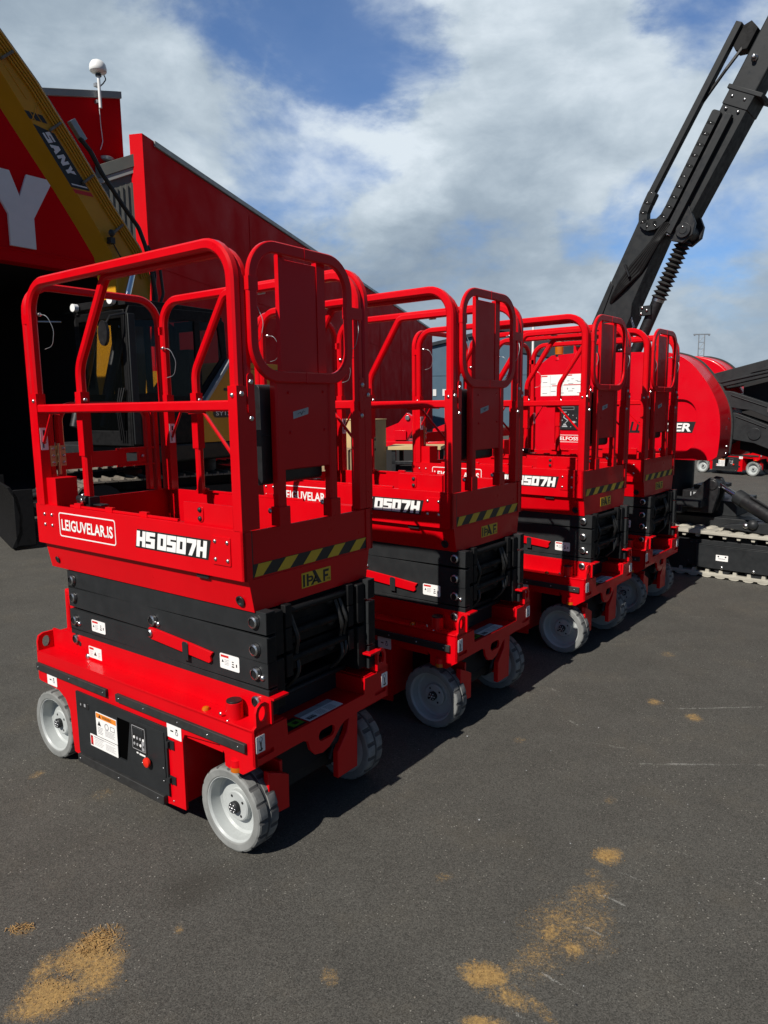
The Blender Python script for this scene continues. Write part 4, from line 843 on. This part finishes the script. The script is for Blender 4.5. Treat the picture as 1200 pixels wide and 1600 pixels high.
for i in range(3): b.tube([(1.74 + i * .012, 1.08 - i * .03, 1.95), (1.80, 1.05 - i * .03, 1.7), (1.74, 1.03 - i * .04, 1.30)], .013, 'inner', 6, .1)
b.build('hose_bundle', cab)
# boom
bp = [(3.60, 6.86), (2.95, 6.62), (2.31, 6.10), (1.88, 5.67), (1.40, 5.09), (.88, 4.42), (.48, 3.95), (.34, 3.58), (.40, 3.1), (.52, 2.2), (.62, 1.30), (1.0, 1.30), (1.07, 2.2), (1.0, 2.9), (.93, 3.25), (.94, 3.55), (.98, 3.80), (1.20, 4.12), (1.52, 4.56), (1.82, 4.94), (2.11, 5.31), (2.38, 5.66), (2.95, 6.32), (3.60, 6.66)]
b = MB(); b.prism(bp[::-1], FY(0, -1), .40, 'exc')
for a, c in (((2.30, 5.72), (2.05, 5.42)), ((.62, 3.6), (.95, 3.9)), ((1.85, 5.62), (2.0, 5.2))): b.tube([(a[0], .003, a[1]), (c[0], .003, c[1])], .008, 'exc', 5)
boom = fix(b.build('boom', exc, bevel=.02), UP)
upper = [(2.95, 6.62), (2.31, 6.10), (1.88, 5.67), (1.40, 5.09), (.88, 4.42), (.48, 3.95), (.36, 3.58)]
for k_, (off, yy, rr) in enumerate(((.045, .022, .014), (.085, .022, .014), (.125, .022, .014), (.165, .022, .012), (-.035, -.08, .028), (-.04, -.2, .028))):
    h = MB(); pts = []
    for i, (x, z) in enumerate(upper):
        a = Vector(upper[max(0, i - 1)]); c = Vector(upper[min(len(upper) - 1, i + 1)]); d = (c - a).normalized(); n_ = Vector((d.y, -d.x))
        n_ = n_ if n_.x > 0 else -n_
        pts.append((x + n_.x * off, yy, z + n_.y * off))
    h.tube(pts, rr, 'exc' if k_ < 4 else 'hose', 8, .25); h.build('hydraulic_pipe', boom)
for (x, z) in ((2.18, 5.90), (1.62, 5.28), (1.20, 4.76), (.78, 4.22)):
    b = MB(); b.sweep([(x + .02, .03, z - .01), (x + .17, .03, z - .14)], sqsec(.030, .045), (0, 1, 0), 'track'); b.build('pipe_clamp', boom)
b = MB(); b.sweep([(1.50, .05, 5.34), (1.34, .05, 5.14)], sqsec(.09, .08), (0, 1, 0), 'galv'); b.build('valve_block', boom)
h = MB(); h.tube([(1.40, .06, 5.16), (1.27, .08, 5.03), (1.11, .08, 4.79), (.78, .08, 4.42), (.57, .08, 4.21), (.48, .08, 4.0), (.40, .08, 3.75), (.32, .06, 3.3), (.34, -.05, 2.6)], .032, 'hose', 8, .25); h.tube([(.42, .06, 4.0), (.25, .1, 3.7), (.20, .08, 3.35), (.34, .05, 3.0)], .022, 'hose', 8, .15); h.tube([(.36, .02, 3.95), (.30, .05, 3.6), (.36, .03, 3.2), (.42, .0, 2.9)], .020, 'hose', 8, .15); h.build('hose', boom)
u2 = Vector((-.62, 0, -.785)).normalized(); v2 = Vector((-.785, 0, .62)).normalized()
b = MB(); f = (Vector((2.0, .0025, 5.16)), u2, v2, Vector((0, 1, 0)))
b.poly(f, [(.0, 0), (.78, -.02), (.94, .20), (.20, .20)], 'ink', .002); b.poly(f, [(.80, -.02), (.86, -.02), (1.02, .20), (.96, .20)], 'rprint', .002); b.poly(f, [(.745, .01), (.765, .01), (.90, .19), (.88, .19)], 'sign', .003)
for i, q in enumerate((0, 1, 2)): b.poly(f, [(-.16 + q * .05, .0 + q * .068), (-.06 + q * .05, .0 + q * .068), (-.02 + q * .05, .055 + q * .068), (-.12 + q * .05, .055 + q * .068)], 'ink', .002)
glyphs(b, f, 'ZANY', .13, .045, .125, .105, 'sign', .12, .25, .004); b.build('brand_decal', boom)
b = MB(); b.box((.98, .005, 3.92), (1.05, .09, 4.0), 'blk'); b.ball((1.03, .09, 4.05), .05, 'blk', 8, (1, .7, 1)); b.tube([(1.0, .05, 3.95), (.85, .05, 3.72), (.66, .03, 3.70), (.55, .03, 3.78)], .010, 'hose', 6, .1); b.build('work_lamp', boom)
for yy in (.10, -.50):
    b = MB(); b.cyl((.72, yy, 3.62), (1.02, yy, 2.72), .042, 'chrome', n=14); b.cyl((1.0, yy, 2.78), (1.40, yy, 1.45), .075, 'blk', n=16); b.cyl((.72, yy - .06, 3.64), (.72, yy + .06, 3.64), .07, 'exc', n=14); b.build('boom_cylinder', boom)
b = MB(); b.prism([(3.40, 7.6), (3.70, 7.6), (3.80, 6.3), (3.70, 5.95), (3.30, 5.95), (3.30, 6.9)], FY(-.02, -1), .62, 'exc'); b.prism([(3.68, 5.96), (3.55, 4.2), (3.40, 4.2), (3.36, 5.96)], FY(-.14, -1), .12, 'exc'); st = b.build('stick', boom, bevel=.02)  # stick out of view, its head widened to shade the boom's underside
b = MB(); b.prism([(3.30, 4.25), (3.62, 4.2), (3.55, 3.7), (3.0, 3.3), (2.85, 3.65), (3.05, 3.9)], FY(.25, -1), .9, 'frame'); b.build('bucket', boom, bevel=.01)

# ================================================================ crates and stillage
def crate(name, loc, ang, sx, sy, z0, z1, m, label, cat='crate', marks=False, battens=True):
    t = empty(name, (loc[0], loc[1], 0), R(ang), label, cat)
    b = MB(); b.box((0, 0, z0), (sx, sy, z1 - .012), m); b.build('panel', t, bevel=.004)
    b = MB(); b.box((-.01, -.01, z1 - .012), (sx + .01, sy + .01, z1), m); b.build('lid', t, bevel=.003)
    if battens:
        b = MB()
        for x in (0, sx - .09): b.box((x, -.022, z0), (x + .09, -.001, z1 - .014), 'wood'); 
        b.box((.09, -.022, z0), (sx - .09, -.001, z0 + .08), 'wood'); b.box((.09, -.022, z1 - .09), (sx - .09, -.001, z1 - .014), 'wood')
        for y in (.02, sy - .10): b.box((sx + .001, y, z0), (sx + .02, y + .08, z1 - .014), 'wood')
        b.build('batten', t, bevel=.003)
    if marks:
        b = MB(); f = FY(-.003, -1); b.ink(f, [(sx - .30, z1 - .13, sx - .12, z1 - .11)] + [(sx - .25 + i * .06, z1 - .20, sx - .22 + i * .06, z1 - .16) for i in range(3)], 'ink', .001); fx = FX(sx + .002); b.ink(fx, [(sy * .25, z0 + .10, sy * .62, z0 + .12)] + [(.08, z1 - .16 - i * .14, .11, z1 - .13 - i * .14) for i in range(3)], 'ink', .001); b.build('stencil_mark', t)
    return t
crate('plywood_crate', (-.93, 10.55), -37, .95, .36, .45, 1.51, 'ply', 'tall plywood crate, yellow on its sunny face and brown on its shaded face', marks=True, battens=False)
crate('timber_crate', (-1.10, 10.05), -37, .80, .32, 0, 1.12, 'wood', 'low brown timber crate in front of the tall plywood crate')
t = empty('steel_stillage', (.12, 10.3, 0), R(-12), 'dark steel stillage carrying a pale wooden board', 'stillage')
b = MB()
for x in (0, .62):
    for y in (0, .6): b.box((x, y, 0), (x + .06, y + .06, 1.06), 'blk')
for z in (.25, .55, .85): b.box((0, 0, z), (.68, .03, z + .05), 'blk'); b.box((0, .1, z - .25), (.66, .6, z - .02), 'dark')
b.box((.52, -.01, .3), (.60, .0, 1.0), 'galv'); b.build('frame', t, bevel=.004)
b = MB(); b.box((-.08, -.03, 1.062), (.72, .68, 1.11), 'ply'); b.build('board', t, bevel=.003)
# red tracked carrier parked by the hall
t = empty('red_carrier', (.75, 12.0, 0), R(-20), 'small red machine with a dark engine box parked by the crates', 'machine')
b = MB(); b.box((-.75, -.5, .25), (.75, .5, 1.02), 'dark'); b.box((-.8, -.55, 1.02), (.8, .55, 1.12), 'redb'); b.build('engine_box', t, bevel=.01)
for x in (-.62, .22):
    b = MB(); b.prism([(x, 1.12), (x + .40, 1.12), (x + .52, 1.30), (x + .52, 1.52), (x + .42, 1.58), (x + .28, 1.42), (x + .02, 1.32)], FY(-.52, 1), .12, 'redb'); b.prism(rrect(x + .22, 1.14, x + .42, 1.30, .01, 2), FY(-.535, -1), .02, 'redb'); b.cyl((x + .44, -.55, 1.50), (x + .44, -.38, 1.50), .04, 'steel', n=10); b.build('bracket', t, bevel=.004)
b = MB(); b.sweep(fillet([(.05, -.62, 1.10), (.30, -.62, .98), (.55, -.62, .72), (.62, -.62, .35)], .2, 5), sqsec(.10, .08), (0, 1, 0), 'redb'); b.build('lift_arm', t)
for s in (-1, 1):
    tb = track_belt(.7, .16, s * .62 - .1, s * .62 + .1, .01, .09, 'rub', .012, .015); tb.build('track', t, smooth=0)
# ================================================================ crawler boom lift (local x towards the right front, y = 0 on its near track, y grows away from the camera)
sp = empty('crawler_boom_lift', (2.98, 6.84, 0), R(-42), 'big red and black boom lift on pale rubber tracks with its boom raised', 'boom lift')
for k_, y0 in enumerate((0.0, 1.28)):
    b = MB(); xr, r, xc = 1.25, .205, .45; zc = r + .035
    path = []
    for i in range(41): path.append((xc + xr - 2 * xr * i / 40, 0, zc + r - .010 * math.sin(math.pi * i / 40)))
    for i in range(1, 12): a = math.pi * i / 12; path.append((xc - xr - r * math.sin(a), 0, zc + r * math.cos(a)))
    for i in range(41): path.append((xc - xr + 2 * xr * i / 40, 0, zc - r))
    for i in range(1, 12): a = math.pi * i / 12; path.append((xc + xr + r * math.sin(a), 0, zc - r * math.cos(a)))
    path = [(x, y0 + .15, z) for x, _, z in path]
    b.sweep(path, sqsec(.030, .30, .004), (0, 1, 0), 'wtrack', closed=True)
    L = 0
    P = [Vector(p) for p in path]; N = len(P); acc = 0; nxt = 0; idx = 0
    cen = Vector((xc, 0, zc))
    for i in range(N):
        a, c = P[i], P[(i + 1) % N]; d = (c - a); seg = d.length; t = d.normalized(); nrm = Vector((-t.z, 0, t.x)); base = Vector((max(xc - xr, min(xc + xr, a.x)), a.y, zc))
        if nrm.dot(a - base) < 0: nrm = -nrm
        while nxt < acc + seg:
            p = a + t * (nxt - acc); k = b.mi('wtrack')
            for yy0, yy1, sh in (((.002, .125, 0), (.175, .298, .5)) if True else ()):
                q0 = p + t * (sh * .125)
                q = [(-.052, .008), (.052, .008), (.040, .024), (.018, .031), (-.018, .031), (-.040, .024)]
                lo = [b.bm.verts.new(Vector((q0.x, y0 + yy0, q0.z)) + t * u + nrm * v) for u, v in q]; hi = [b.bm.verts.new(Vector((q0.x, y0 + yy1, q0.z)) + t * u + nrm * v) for u, v in q]
                for j in range(6): b.face([lo[j], lo[(j + 1) % 6], hi[(j + 1) % 6], hi[j]], k)
                b.face(lo[::-1], k); b.face(hi, k)
            # inner guide lugs
            lo = [b.bm.verts.new(Vector((p.x, y0 + .02, p.z)) + t * u - nrm * v) for u, v in ((-.02, .012), (.02, .012), (.014, .045), (-.014, .045))]; hi = [b.bm.verts.new(Vector((p.x, y0 + .07, p.z)) + t * u - nrm * v) for u, v in ((-.02, .012), (.02, .012), (.014, .045), (-.014, .045))]
            for j in range(4): b.face([lo[j], lo[(j + 1) % 4], hi[(j + 1) % 4], hi[j]], k)
            b.face(lo[::-1], k); b.face(hi, k)
            nxt += .125
        acc += seg
    tr = b.build('track', sp, smooth=30)
    b = MB(); s0 = y0 + .005
    b.box((.075, s0, .095), (1.25, s0 + .02, .315), 'frame'); b.box((.075, s0, .315), (1.25, s0 + .10, .327), 'frame'); b.box((-.55, s0 + .05, .12), (1.4, s0 + .25, .36), 'frame')
    b.box((.30, s0 + .06, .30), (.60, s0 + .2, .40), 'frame'); b.box((-.10, s0 + .03, .10), (.075, s0 + .06, .36), 'frame')
    for x in (.32, .60, .88, 1.12): b.bolt((x, s0, .115), (0, -1, 0), .018)
    for x, z in ((.02, .33), (.0, .14), (.09, .30)): b.bolt((x, s0 + .02, z), (0, -1, 0), .016, 'frame')
    fr_ = b.build('track_frame', tr, bevel=.004)
    for x in (-.4, -.1, .32, .60, .88, 1.12): b = MB(); b.cyl((x, y0 + .03, .125), (x, y0 + .26, .125), .088, 'frame', n=20); b.build('roller', tr)
    for x in (xc - xr, xc + xr): b = MB(); b.cyl((x, y0 + .04, zc), (x, y0 + .25, zc), .17, 'frame', n=24); b.build('sprocket', tr)
    if k_ == 0:
        b = MB(); f = FY(.0045, -1); b.sticker(f, .262, .178, .372, .235); b.prism(circ(.285, .22, .008, n=8), f, .002, 'ink'); b.prism(circ(.35, .22, .008, n=8), f, .002, 'ink'); b.ink(f, [(.285, .196, .348, .203)], 'grey'); b.build('lifting_label', fr_)
b = MB(); b.box((-.5, .30, .25), (1.2, 1.28, .55), 'frame'); b.box((-.55, .45, .55), (.3, 1.15, .70), 'frame'); b.cyl((-.45, .80, .66), (-.45, .80, 1.14), .20, 'frame', n=32); b.box((-.30, .06, .665), (.08, .24, .738), 'frame'); b.box((-.30, .06, .60), (-.1, .4, .67), 'frame')
b.box((-.16, .55, .80), (.10, .95, .84), 'frame'); b.box((-.2, .35, .70), (.05, .9, .80), 'blk'); b.build('chassis', sp, bevel=.006)
b = MB(); f = FY(.349, -1); b.ink(f, [(-.12, .745, -.11, .785), (-.09, .76, -.05, .785)], 'tape', .002); b.build('sticker', sp)
# outrigger next to the near track
b = MB(); b.prism([(-.10, .60), (.14, .60), (.19, .80), (.19, .88), (.16, .94), (.10, .95), (.04, .90), (-.02, .80), (-.10, .72)], FY(.26, -1), .05, 'blk'); b.prism([(-.10, .60), (.14, .60), (.19, .80), (.19, .88), (.16, .94), (.10, .95), (.04, .90), (-.02, .80), (-.10, .72)], FY(.44, -1), .05, 'blk'); b.cyl((.13, .20, .88), (.13, .46, .88), .05, 'blk', n=18); b.build('outrigger_bracket', sp, bevel=.006)
b = MB(); b.cyl((.14, .32, .885), (.42, .20, .755), .026, 'chrome', n=16); b.cyl((.38, .218, .775), (1.10, -.08, .44), .068, 'blk', n=24); b.cyl((.36, .225, .784), (.44, .195, .745), .072, 'frame', n=24); b.tube([(.50, .13, .80), (1.0, -.07, .57)], .012, 'blk', 6); b.build('outrigger_cylinder', sp)
b = MB(); b.prism([(.26, .50), (.34, .53), (1.6, .70), (1.9, .60), (1.7, .46), (.9, .45)], FY(.20, -1), .16, 'frame'); b.bolt((.50, .04, .535), (0, -1, .2), .03); b.bolt((.56, .04, .55), (0, -1, .2), .05, 'frame'); b.build('outrigger_leg', sp, bevel=.006)
# body shells
def shell(y0, y1, detail):
    out = [(-1.80, 1.18), (-1.72, 1.12), (.12, 1.12), (.175, 1.16), (.192, 1.42), (.165, 1.63), (.085, 1.81), (-.03, 1.975), (-.15, 2.095), (-.30, 2.165), (-.50, 2.19), (-1.35, 2.225), (-1.62, 2.215), (-1.78, 2.11), (-1.83, 2.0)]
    den = []
    for i in range(len(out)):
        p0, p1, p2, p3 = [Vector(out[(i + j) % len(out)]) for j in (-1, 0, 1, 2)]
        if 3 <= i <= 9:
            for k in range(5):
                t = k / 5; den.append(tuple(.5 * ((2 * p1) + (p2 - p0) * t + (2 * p0 - 5 * p1 + 4 * p2 - p3) * t * t + (3 * p1 - p0 - 3 * p2 + p3) * t ** 3)))
        else: den.append(tuple(p1))
    out = den
    b = MB(); b.prism(out, FY(y0 + .03, 1), y1 - y0 - .03, 'redb')
    if detail:
        rec = rrect(-.80, 1.19, -.035, 1.715, .15, 8)
        rec2 = rrect(-1.56, 1.235, -1.16, 1.70, .02, 3); rec3 = rrect(-1.08, 1.25, -.88, 1.9, .03, 3)
        b.prism(out, FY(y0, 1), .0295, 'redb', [rec, rec2]); b.prism(rec2, FY(y0 + .02, 1), .0095, 'redb')
        b.box((-1.835, y0 + .05, 1.2), (-1.80, y1 - .02, 2.0), 'redb')
    else: b.prism(out, FY(y0, 1), .0295, 'redb')
    o = b.build('body_shell', sp, bevel=.018, seg=3, smooth=40)
    b = MB(); n = 40; sc = [(x * 1.004 + .004, z + .004) for x, z in out[2:-5]]
    pts = [(x, y1 + .008, z) for x, z in sc]; b.sweep(pts, sqsec(.022, .03), (0, 1, 0), 'rub'); b.build('edge_seal', o)
    return o
near = shell(.15, .50, True)
rear = shell(1.10, 1.45, False)
b = MB(); b.prism([(-1.7, 1.14), (-.05, 1.14), (-.05, 1.5), (-.5, 2.05), (-1.7, 2.05)], FY(.50, 1), .60, 'frame'); b.cyl((-.06, .52, 1.45), (-.06, 1.08, 1.45), .24, 'frame', n=24); b.build('turret', sp, bevel=.01)
f = FY(.149, -1)
b = MB(); b.sticker(f, -1.74, 1.775, -1.235, 2.005, 'white'); b.ink(f, [(-1.735, 1.985, -1.66, 1.998), (-1.46, 1.988, -1.36, 2.0), (-1.60, 1.882, -1.48, 1.890), (-1.46, 1.888, -1.25, 1.896)], 'rprint', .0018); b.ink(f, [(-1.475, 1.78, -1.472, 2.0), (-1.625, 1.78, -1.622, 2.0), (-1.735, 1.875, -1.48, 1.878), (-1.47, 1.884, -1.24, 1.887)], 'grey', .0018)
b.ink(f, [(-1.72 + (i % 5) * .105, 1.80 + (i // 5) * .10 + (i % 2) * .02, -1.66 + (i % 5) * .105, 1.808 + (i // 5) * .10 + (i % 2) * .02) for i in range(10)] + [(-1.42 + i * .05, 1.93 + (i % 2) * .02, -1.39 + i * .05, 1.937 + (i % 2) * .02) for i in range(3)] + [(-1.42, 1.84, -1.405, 1.86), (-1.36, 1.845, -1.33, 1.853)], 'grey', .0018); b.build('warning_label', near)
f = FY(.169, -1)
b = MB(); b.prism(rrect(-1.52, 1.405, -1.18, 1.69, .04, 5), FY(.166, -1), .010, 'blk'); f2 = FY(.1555, -1); b.ink(f2, [(-1.49, 1.62, -1.33, 1.623), (-1.49, 1.65, -1.33, 1.653), (-1.49, 1.62, -1.487, 1.653), (-1.333, 1.62, -1.33, 1.653), (-1.49, 1.59, -1.42, 1.60)], 'grey', .001)
for P in ([(-1.475, 1.432), (-1.405, 1.432), (-1.415, 1.448), (-1.465, 1.448)], [(-1.46, 1.453), (-1.42, 1.453), (-1.427, 1.468), (-1.453, 1.468)], [(-1.444, 1.470), (-1.434, 1.472), (-1.400, 1.500), (-1.404, 1.508)], [(-1.404, 1.500), (-1.398, 1.508), (-1.452, 1.542), (-1.458, 1.535)], [(-1.460, 1.538), (-1.450, 1.538), (-1.438, 1.565), (-1.448, 1.568)], [(-1.352, 1.475), (-1.315, 1.475), (-1.315, 1.497), (-1.352, 1.497)], [(-1.31, 1.480), (-1.298, 1.486), (-1.31, 1.492)], [(-1.305, 1.525), (-1.295, 1.525), (-1.30, 1.54)], [(-1.405, 1.562), (-1.392, 1.562), (-1.39, 1.575), (-1.40, 1.575)], [(-1.348, 1.555), (-1.336, 1.555), (-1.342, 1.57)], [(-1.37, 1.43), (-1.362, 1.43), (-1.362, 1.44), (-1.37, 1.44)], [(-1.475, 1.50), (-1.466, 1.50), (-1.466, 1.512), (-1.475, 1.512)], [(-1.25, 1.655), (-1.235, 1.655), (-1.235, 1.67), (-1.25, 1.67)]): b.poly(f2, P, 'tape', .001)
b.build('control_panel', near)
b = MB(); b.prism(rrect(-1.52, 1.265, -1.19, 1.345, .012), FY(.1695, -1), .001, 'white', [rrect(-1.515, 1.27, -1.195, 1.34, .009)]); b.text(FY(.1695, -1), 'ELFOSS.IS', -1.50, 1.285, .29, .040, 'white', .0012, offset=.02); b.build('hire_sticker', near)
f = FY(.1795, -1)
b = MB(); b.text(f, 'MANTALL', -1.17, 1.378, .585, .115, 'blk', .001, slant=.2, offset=.04); q = [(-.56, 1.385), (-.075, 1.385), (-.045, 1.495), (-.53, 1.495)]; b.poly(f, q, 'ink', .001); b.text(f, 'SPIDER', -.545, 1.397, .455, .085, 'white', .002, slant=.22, offset=.035); b.build('model_sticker', near)
b = MB(); b.prism(rrect(-1.0, 1.70, -.84, 1.735, .012, 3), FY(.149, -1), .002, 'ink'); b.build('latch', near)
b = MB(); b.ink(FX(.1925), [(.30, 1.42, .36, 1.425), (.30, 1.44, .36, 1.445)], 'grey', .002); b.bolt((.185, .40, 1.25), (1, 0, 0), .014); b.bolt((.18, .40, 1.18), (1, 0, 0), .014); b.bolt((.18, .42, 1.52), (1, 0, 0), .012); b.build('fastener', near)
b = MB(); b.cyl((-1.55, .20, 2.165), (-1.55, .20, 2.20), .058, 'redb', r1=.052); b.lathe([(.052, 0), (.054, .03), (.046, .035), (.048, .10), (.044, .145), (.030, .165), (0, .172)], (-1.55, .20, 2.197), (0, 0, 1), 20, 'amber', mfun=lambda p, i: 'blk' if p < 1 else 'amber'); b.build('beacon', near)
b = MB(); b.box((-1.40, .24, 2.21), (-1.20, .26, 2.42), 'redb'); b.prism(circ(-1.31, 2.345, .058), FY(.24, -1), .06, 'blk'); b.build('horn', near, bevel=.004)
# raised boom
def at(o, d, n_, s, t): return (o[0] + d[0] * s + n_[0] * t, o[1] + d[1] * s + n_[1] * t)
d1 = (.42, .9075); n1_ = (.9075, -.42); o1 = (-1.30, 2.68)
P1 = lambda s, t: at(o1, d1, n1_, s, t)
b = MB(); b.prism([P1(-.75, -.02), P1(-.75, .36), P1(.1, .36), P1(.22, .315), P1(1.12, .298), P1(1.02, -.005), P1(.1, -.02)], FY(.62, 1), .30, 'frame'); b.box((-1.75, .64, 1.9), (-1.2, .9, 2.2), 'frame')
b.prism([P1(-.75, -.02), P1(.36, -.02), P1(.33, .03), P1(-.75, .10)], FY(.615, -1), .012, 'frame'); bm1 = b.build('lower_boom', sp, bevel=.008)
d2 = (.49, .8717); n2_ = (.8717, -.49); o2 = (-.76, 3.85)
P2 = lambda s, t: at(o2, d2, n2_, s, t)
def bar(mb, s0, t0, s1, t1, y0, y1, m, w): 
    mb.prism([P2(s0, t0), P2(s0, t0 + w), P2(s1, t1 + w), P2(s1, t1)], FY(y0, 1), y1 - y0, m)
b = MB(); bar(b, -.30, .25, 1.07, .235, .64, .94, 'frame', .25); bar(b, .93, .228, 1.08, .228, .632, .948, 'frame', .264); b.prism([P2(1.06, .20), P2(1.06, .56), P2(1.10, .56), P2(1.10, .20)], FY(.625, 1), .33, 'frame')
for s_, t_ in ((1.01, .29), (1.01, .42), (.90, .29), (.90, .42)): q = P2(s_, t_); b.bolt((q[0], .632, q[1]), (0, -1, 0), .016)
b.box((P2(-.2, .47)[0] - .05, .68, P2(-.2, .47)[1] - .05), (P2(-.2, .47)[0] + .04, .90, P2(-.2, .47)[1] + .06), 'frame'); bm2 = b.build('upper_boom', sp, bevel=.006)
b = MB(); bar(b, 1.08, .215, 4.2, .19, .66, .92, 'frame', .255); b.bolt((P2(1.35, .30)[0], .66, P2(1.35, .30)[1]), (0, -1, 0), .035); b.cyl((P2(1.35, .30)[0], .655, P2(1.35, .30)[1]), (P2(1.35, .30)[0], .60, P2(1.35, .30)[1]), .022, 'steel'); b.build('inner_boom', sp, bevel=.014, seg=3)
b = MB(); bar(b, -.06, -.025, 1.58, -.022, .60, .68, 'frame', .062); b.prism([P2(1.40, .042), P2(1.56, .042), P2(1.62, .10), P2(1.58, .19), P2(1.40, .19), P2(1.36, .10)], FY(.64, 1), .14, 'inner'); b.build('chain_carrier', bm2, bevel=.003)
b = MB(); bar(b, -.28, .375, .86, .345, .575, .625, 'frame', .055); bar(b, -.2, .345, .86, .315, .59, .61, 'blk', .03); b.cyl((P2(-.29, .40)[0], .60, P2(-.29, .40)[1]), (P2(-.30, .40)[0], .60, P2(-.30, .40)[1]), .03, 'steel', n=10); b.build('guide_rail', bm2, bevel=.003)
# energy chain: down the carrier, round the bend and up the guide rail
b = MB(); pts = [P2(.0, .03), P2(-.10, .035), P2(-.20, .045), P2(-.28, .09), P2(-.30, .16), P2(-.26, .23), P2(-.16, .275)] + [P2(-.06 + i * .1, .278 - i * .0035) for i in range(10)]
for i in range(len(pts) - 1):
    a, c = Vector((pts[i][0], 0, pts[i][1])), Vector((pts[i + 1][0], 0, pts[i + 1][1])); t = (c - a).normalized(); nn = Vector((-t.z, 0, t.x)); L = (c - a).length
    o = (a + Vector((0, .66, 0)), t, nn, t.cross(nn))
    o = (a + Vector((0, .57, 0)), t, nn, Vector((0, 1, 0)))
    b.prism(rrect(-.016, -.044, L + .016, .044, .022, 3), o, .085 if i % 2 else .092, 'frame'); b.bolt(a + Vector((0, .57, 0)), (0, -1, 0), .008)
b.build('energy_chain', bm2)
b = MB(); kx, kz = -.44, 3.42; b.prism([(kx - .16, kz + .12), (kx - .10, kz - .08), (kx + .02, kz - .12), (kx + .12, kz - .05), (kx + .14, kz + .06), (kx + .06, kz + .26), (kx - .1, kz + .30)], FY(.625, 1), .05, 'blk'); b.prism([(kx - .16, kz + .12), (kx - .10, kz - .08), (kx + .02, kz - .12), (kx + .12, kz - .05), (kx + .14, kz + .06), (kx + .06, kz + .26), (kx - .1, kz + .30)], FY(.88, 1), .05, 'blk')
b.cyl((kx + .03, .60, kz), (kx + .03, .95, kz), .075, 'blk', n=20); b.cyl((kx + .03, .595, kz), (kx + .03, .61, kz), .04, 'frame', n=16); b.bolt((kx + .03, .595, kz + .03), (0, -1, 0), .012); b.build('knuckle', sp, bevel=.006)
b = MB(); p0 = Vector((-.70, .78, 2.78)); p1 = Vector((-.45, .78, 3.36)); L = (p1 - p0).length; prof = [(0, 0)]
for i in range(13): prof += [(.048, L * i / 13), (.088, L * (i + .5) / 13)]
prof += [(.05, L), (0, L)]; b.lathe(prof, p0, p1 - p0, 20, 'rub'); cy = b.build('bellows', sp, smooth=20)
b = MB(); d_ = (p1 - p0).normalized(); b.cyl(p0 - d_ * 1.1, p0, .062, 'blk', n=20); b.cyl(p0 - d_ * .02, p0 + d_ * .015, .066, 'steel', n=20); b.box((-.86, .68, 2.62), (-.74, .76, 2.72), 'frame')
for q in ((-.83, .675, 2.70), (-.78, .675, 2.67), (-.84, .675, 2.64)): b.bolt(q, (0, -1, 0), .016)
b.tube([(-.95, .66, 2.62), (-.90, .64, 2.50), (-.98, .64, 2.42)], .014, 'steel', 6); b.build('boom_cylinder', sp)
b = MB()
for i in range(5): o_ = i * .018; b.tube([(-.60 + o_, .59 + .01 * i, 3.52), (-.72 + o_, .585, 3.34), (-.92 + o_ * 1.2, .585 + .006 * i, 3.14 - o_), (-1.05 + o_, .59, 2.98 - o_ * .5), (-1.13 + o_ * .4, .60, 2.84), (-1.16, .63, 2.78)], .022, 'inner', 8, .15)
b.sweep([(-.985, .56, 3.15), (-.93, .56, 3.02)], sqsec(.02, .06), (0, 1, 0), 'blk'); b.build('hose_bundle', sp); b = MB(); b.tube([(P2(1.45, .15)[0], .66, P2(1.45, .15)[1]), (P2(1.2, .1)[0], .64, P2(1.2, .1)[1]), (P2(.9, .03)[0], .66, P2(.9, .03)[1])], .018, 'hose', 6, .1); b.build('hose', sp)
# folded arms in front of the body
def arm(pl, y0, t, name, marks=()):
    b = MB(); b.prism(pl, FY(y0, 1), t, 'frame')
    for mk in marks: b.prism(mk, FY(y0, -1), .012, 'frame')
    return b.build(name, sp, bevel=.010, seg=3)
arm([(-.12, 1.90), (.0, 1.965), (.50, 2.085), (2.3, 2.45), (2.3, 2.22), (.50, 1.92), (.10, 1.835), (.0, 1.82)], .50, .10, 'folded_arm', [[(.33, 1.955), (.95, 2.06), (.95, 2.1), (.62, 2.07)], [(.04, 1.88), (.55, 1.99), (2.2, 2.30), (2.2, 2.28), (.55, 1.965), (.06, 1.865)]])
arm([(-.12, 1.90), (.0, 1.965), (.50, 2.085), (2.3, 2.45), (2.3, 2.22), (.50, 1.92), (.10, 1.835), (.0, 1.82)], .95, .10, 'folded_arm')
arm([(.05, 1.80), (.17, 1.785), (.52, 1.66), (1.9, 1.16), (1.9, .98), (.52, 1.53), (.36, 1.60), (.22, 1.62), (.05, 1.66)], .50, .09, 'folded_arm', [[(.17, 1.755), (.5, 1.635), (.5, 1.628), (.17, 1.748)]])
arm([(.08, 1.58), (.22, 1.575), (.55, 1.44), (1.9, .92), (1.9, .70), (.55, 1.22), (.40, 1.28), (.22, 1.31), (.08, 1.36)], .52, .11, 'folded_arm', [circ(.40, 1.37, .06), [(.22, 1.545), (.5, 1.435), (.5, 1.428), (.22, 1.538)]])
b = MB(); b.prism([(.2, 1.2), (1.9, .75), (1.9, 2.3), (.2, 1.85)], FY(.80, 1), .06, 'dark'); b.cyl((.15, .62, 1.72), (.15, 1.0, 1.72), .05, 'frame'); b.cyl((.55, .48, 1.60), (.55, 1.0, 1.60), .04, 'steel', n=14); b.build('arm_link', sp)
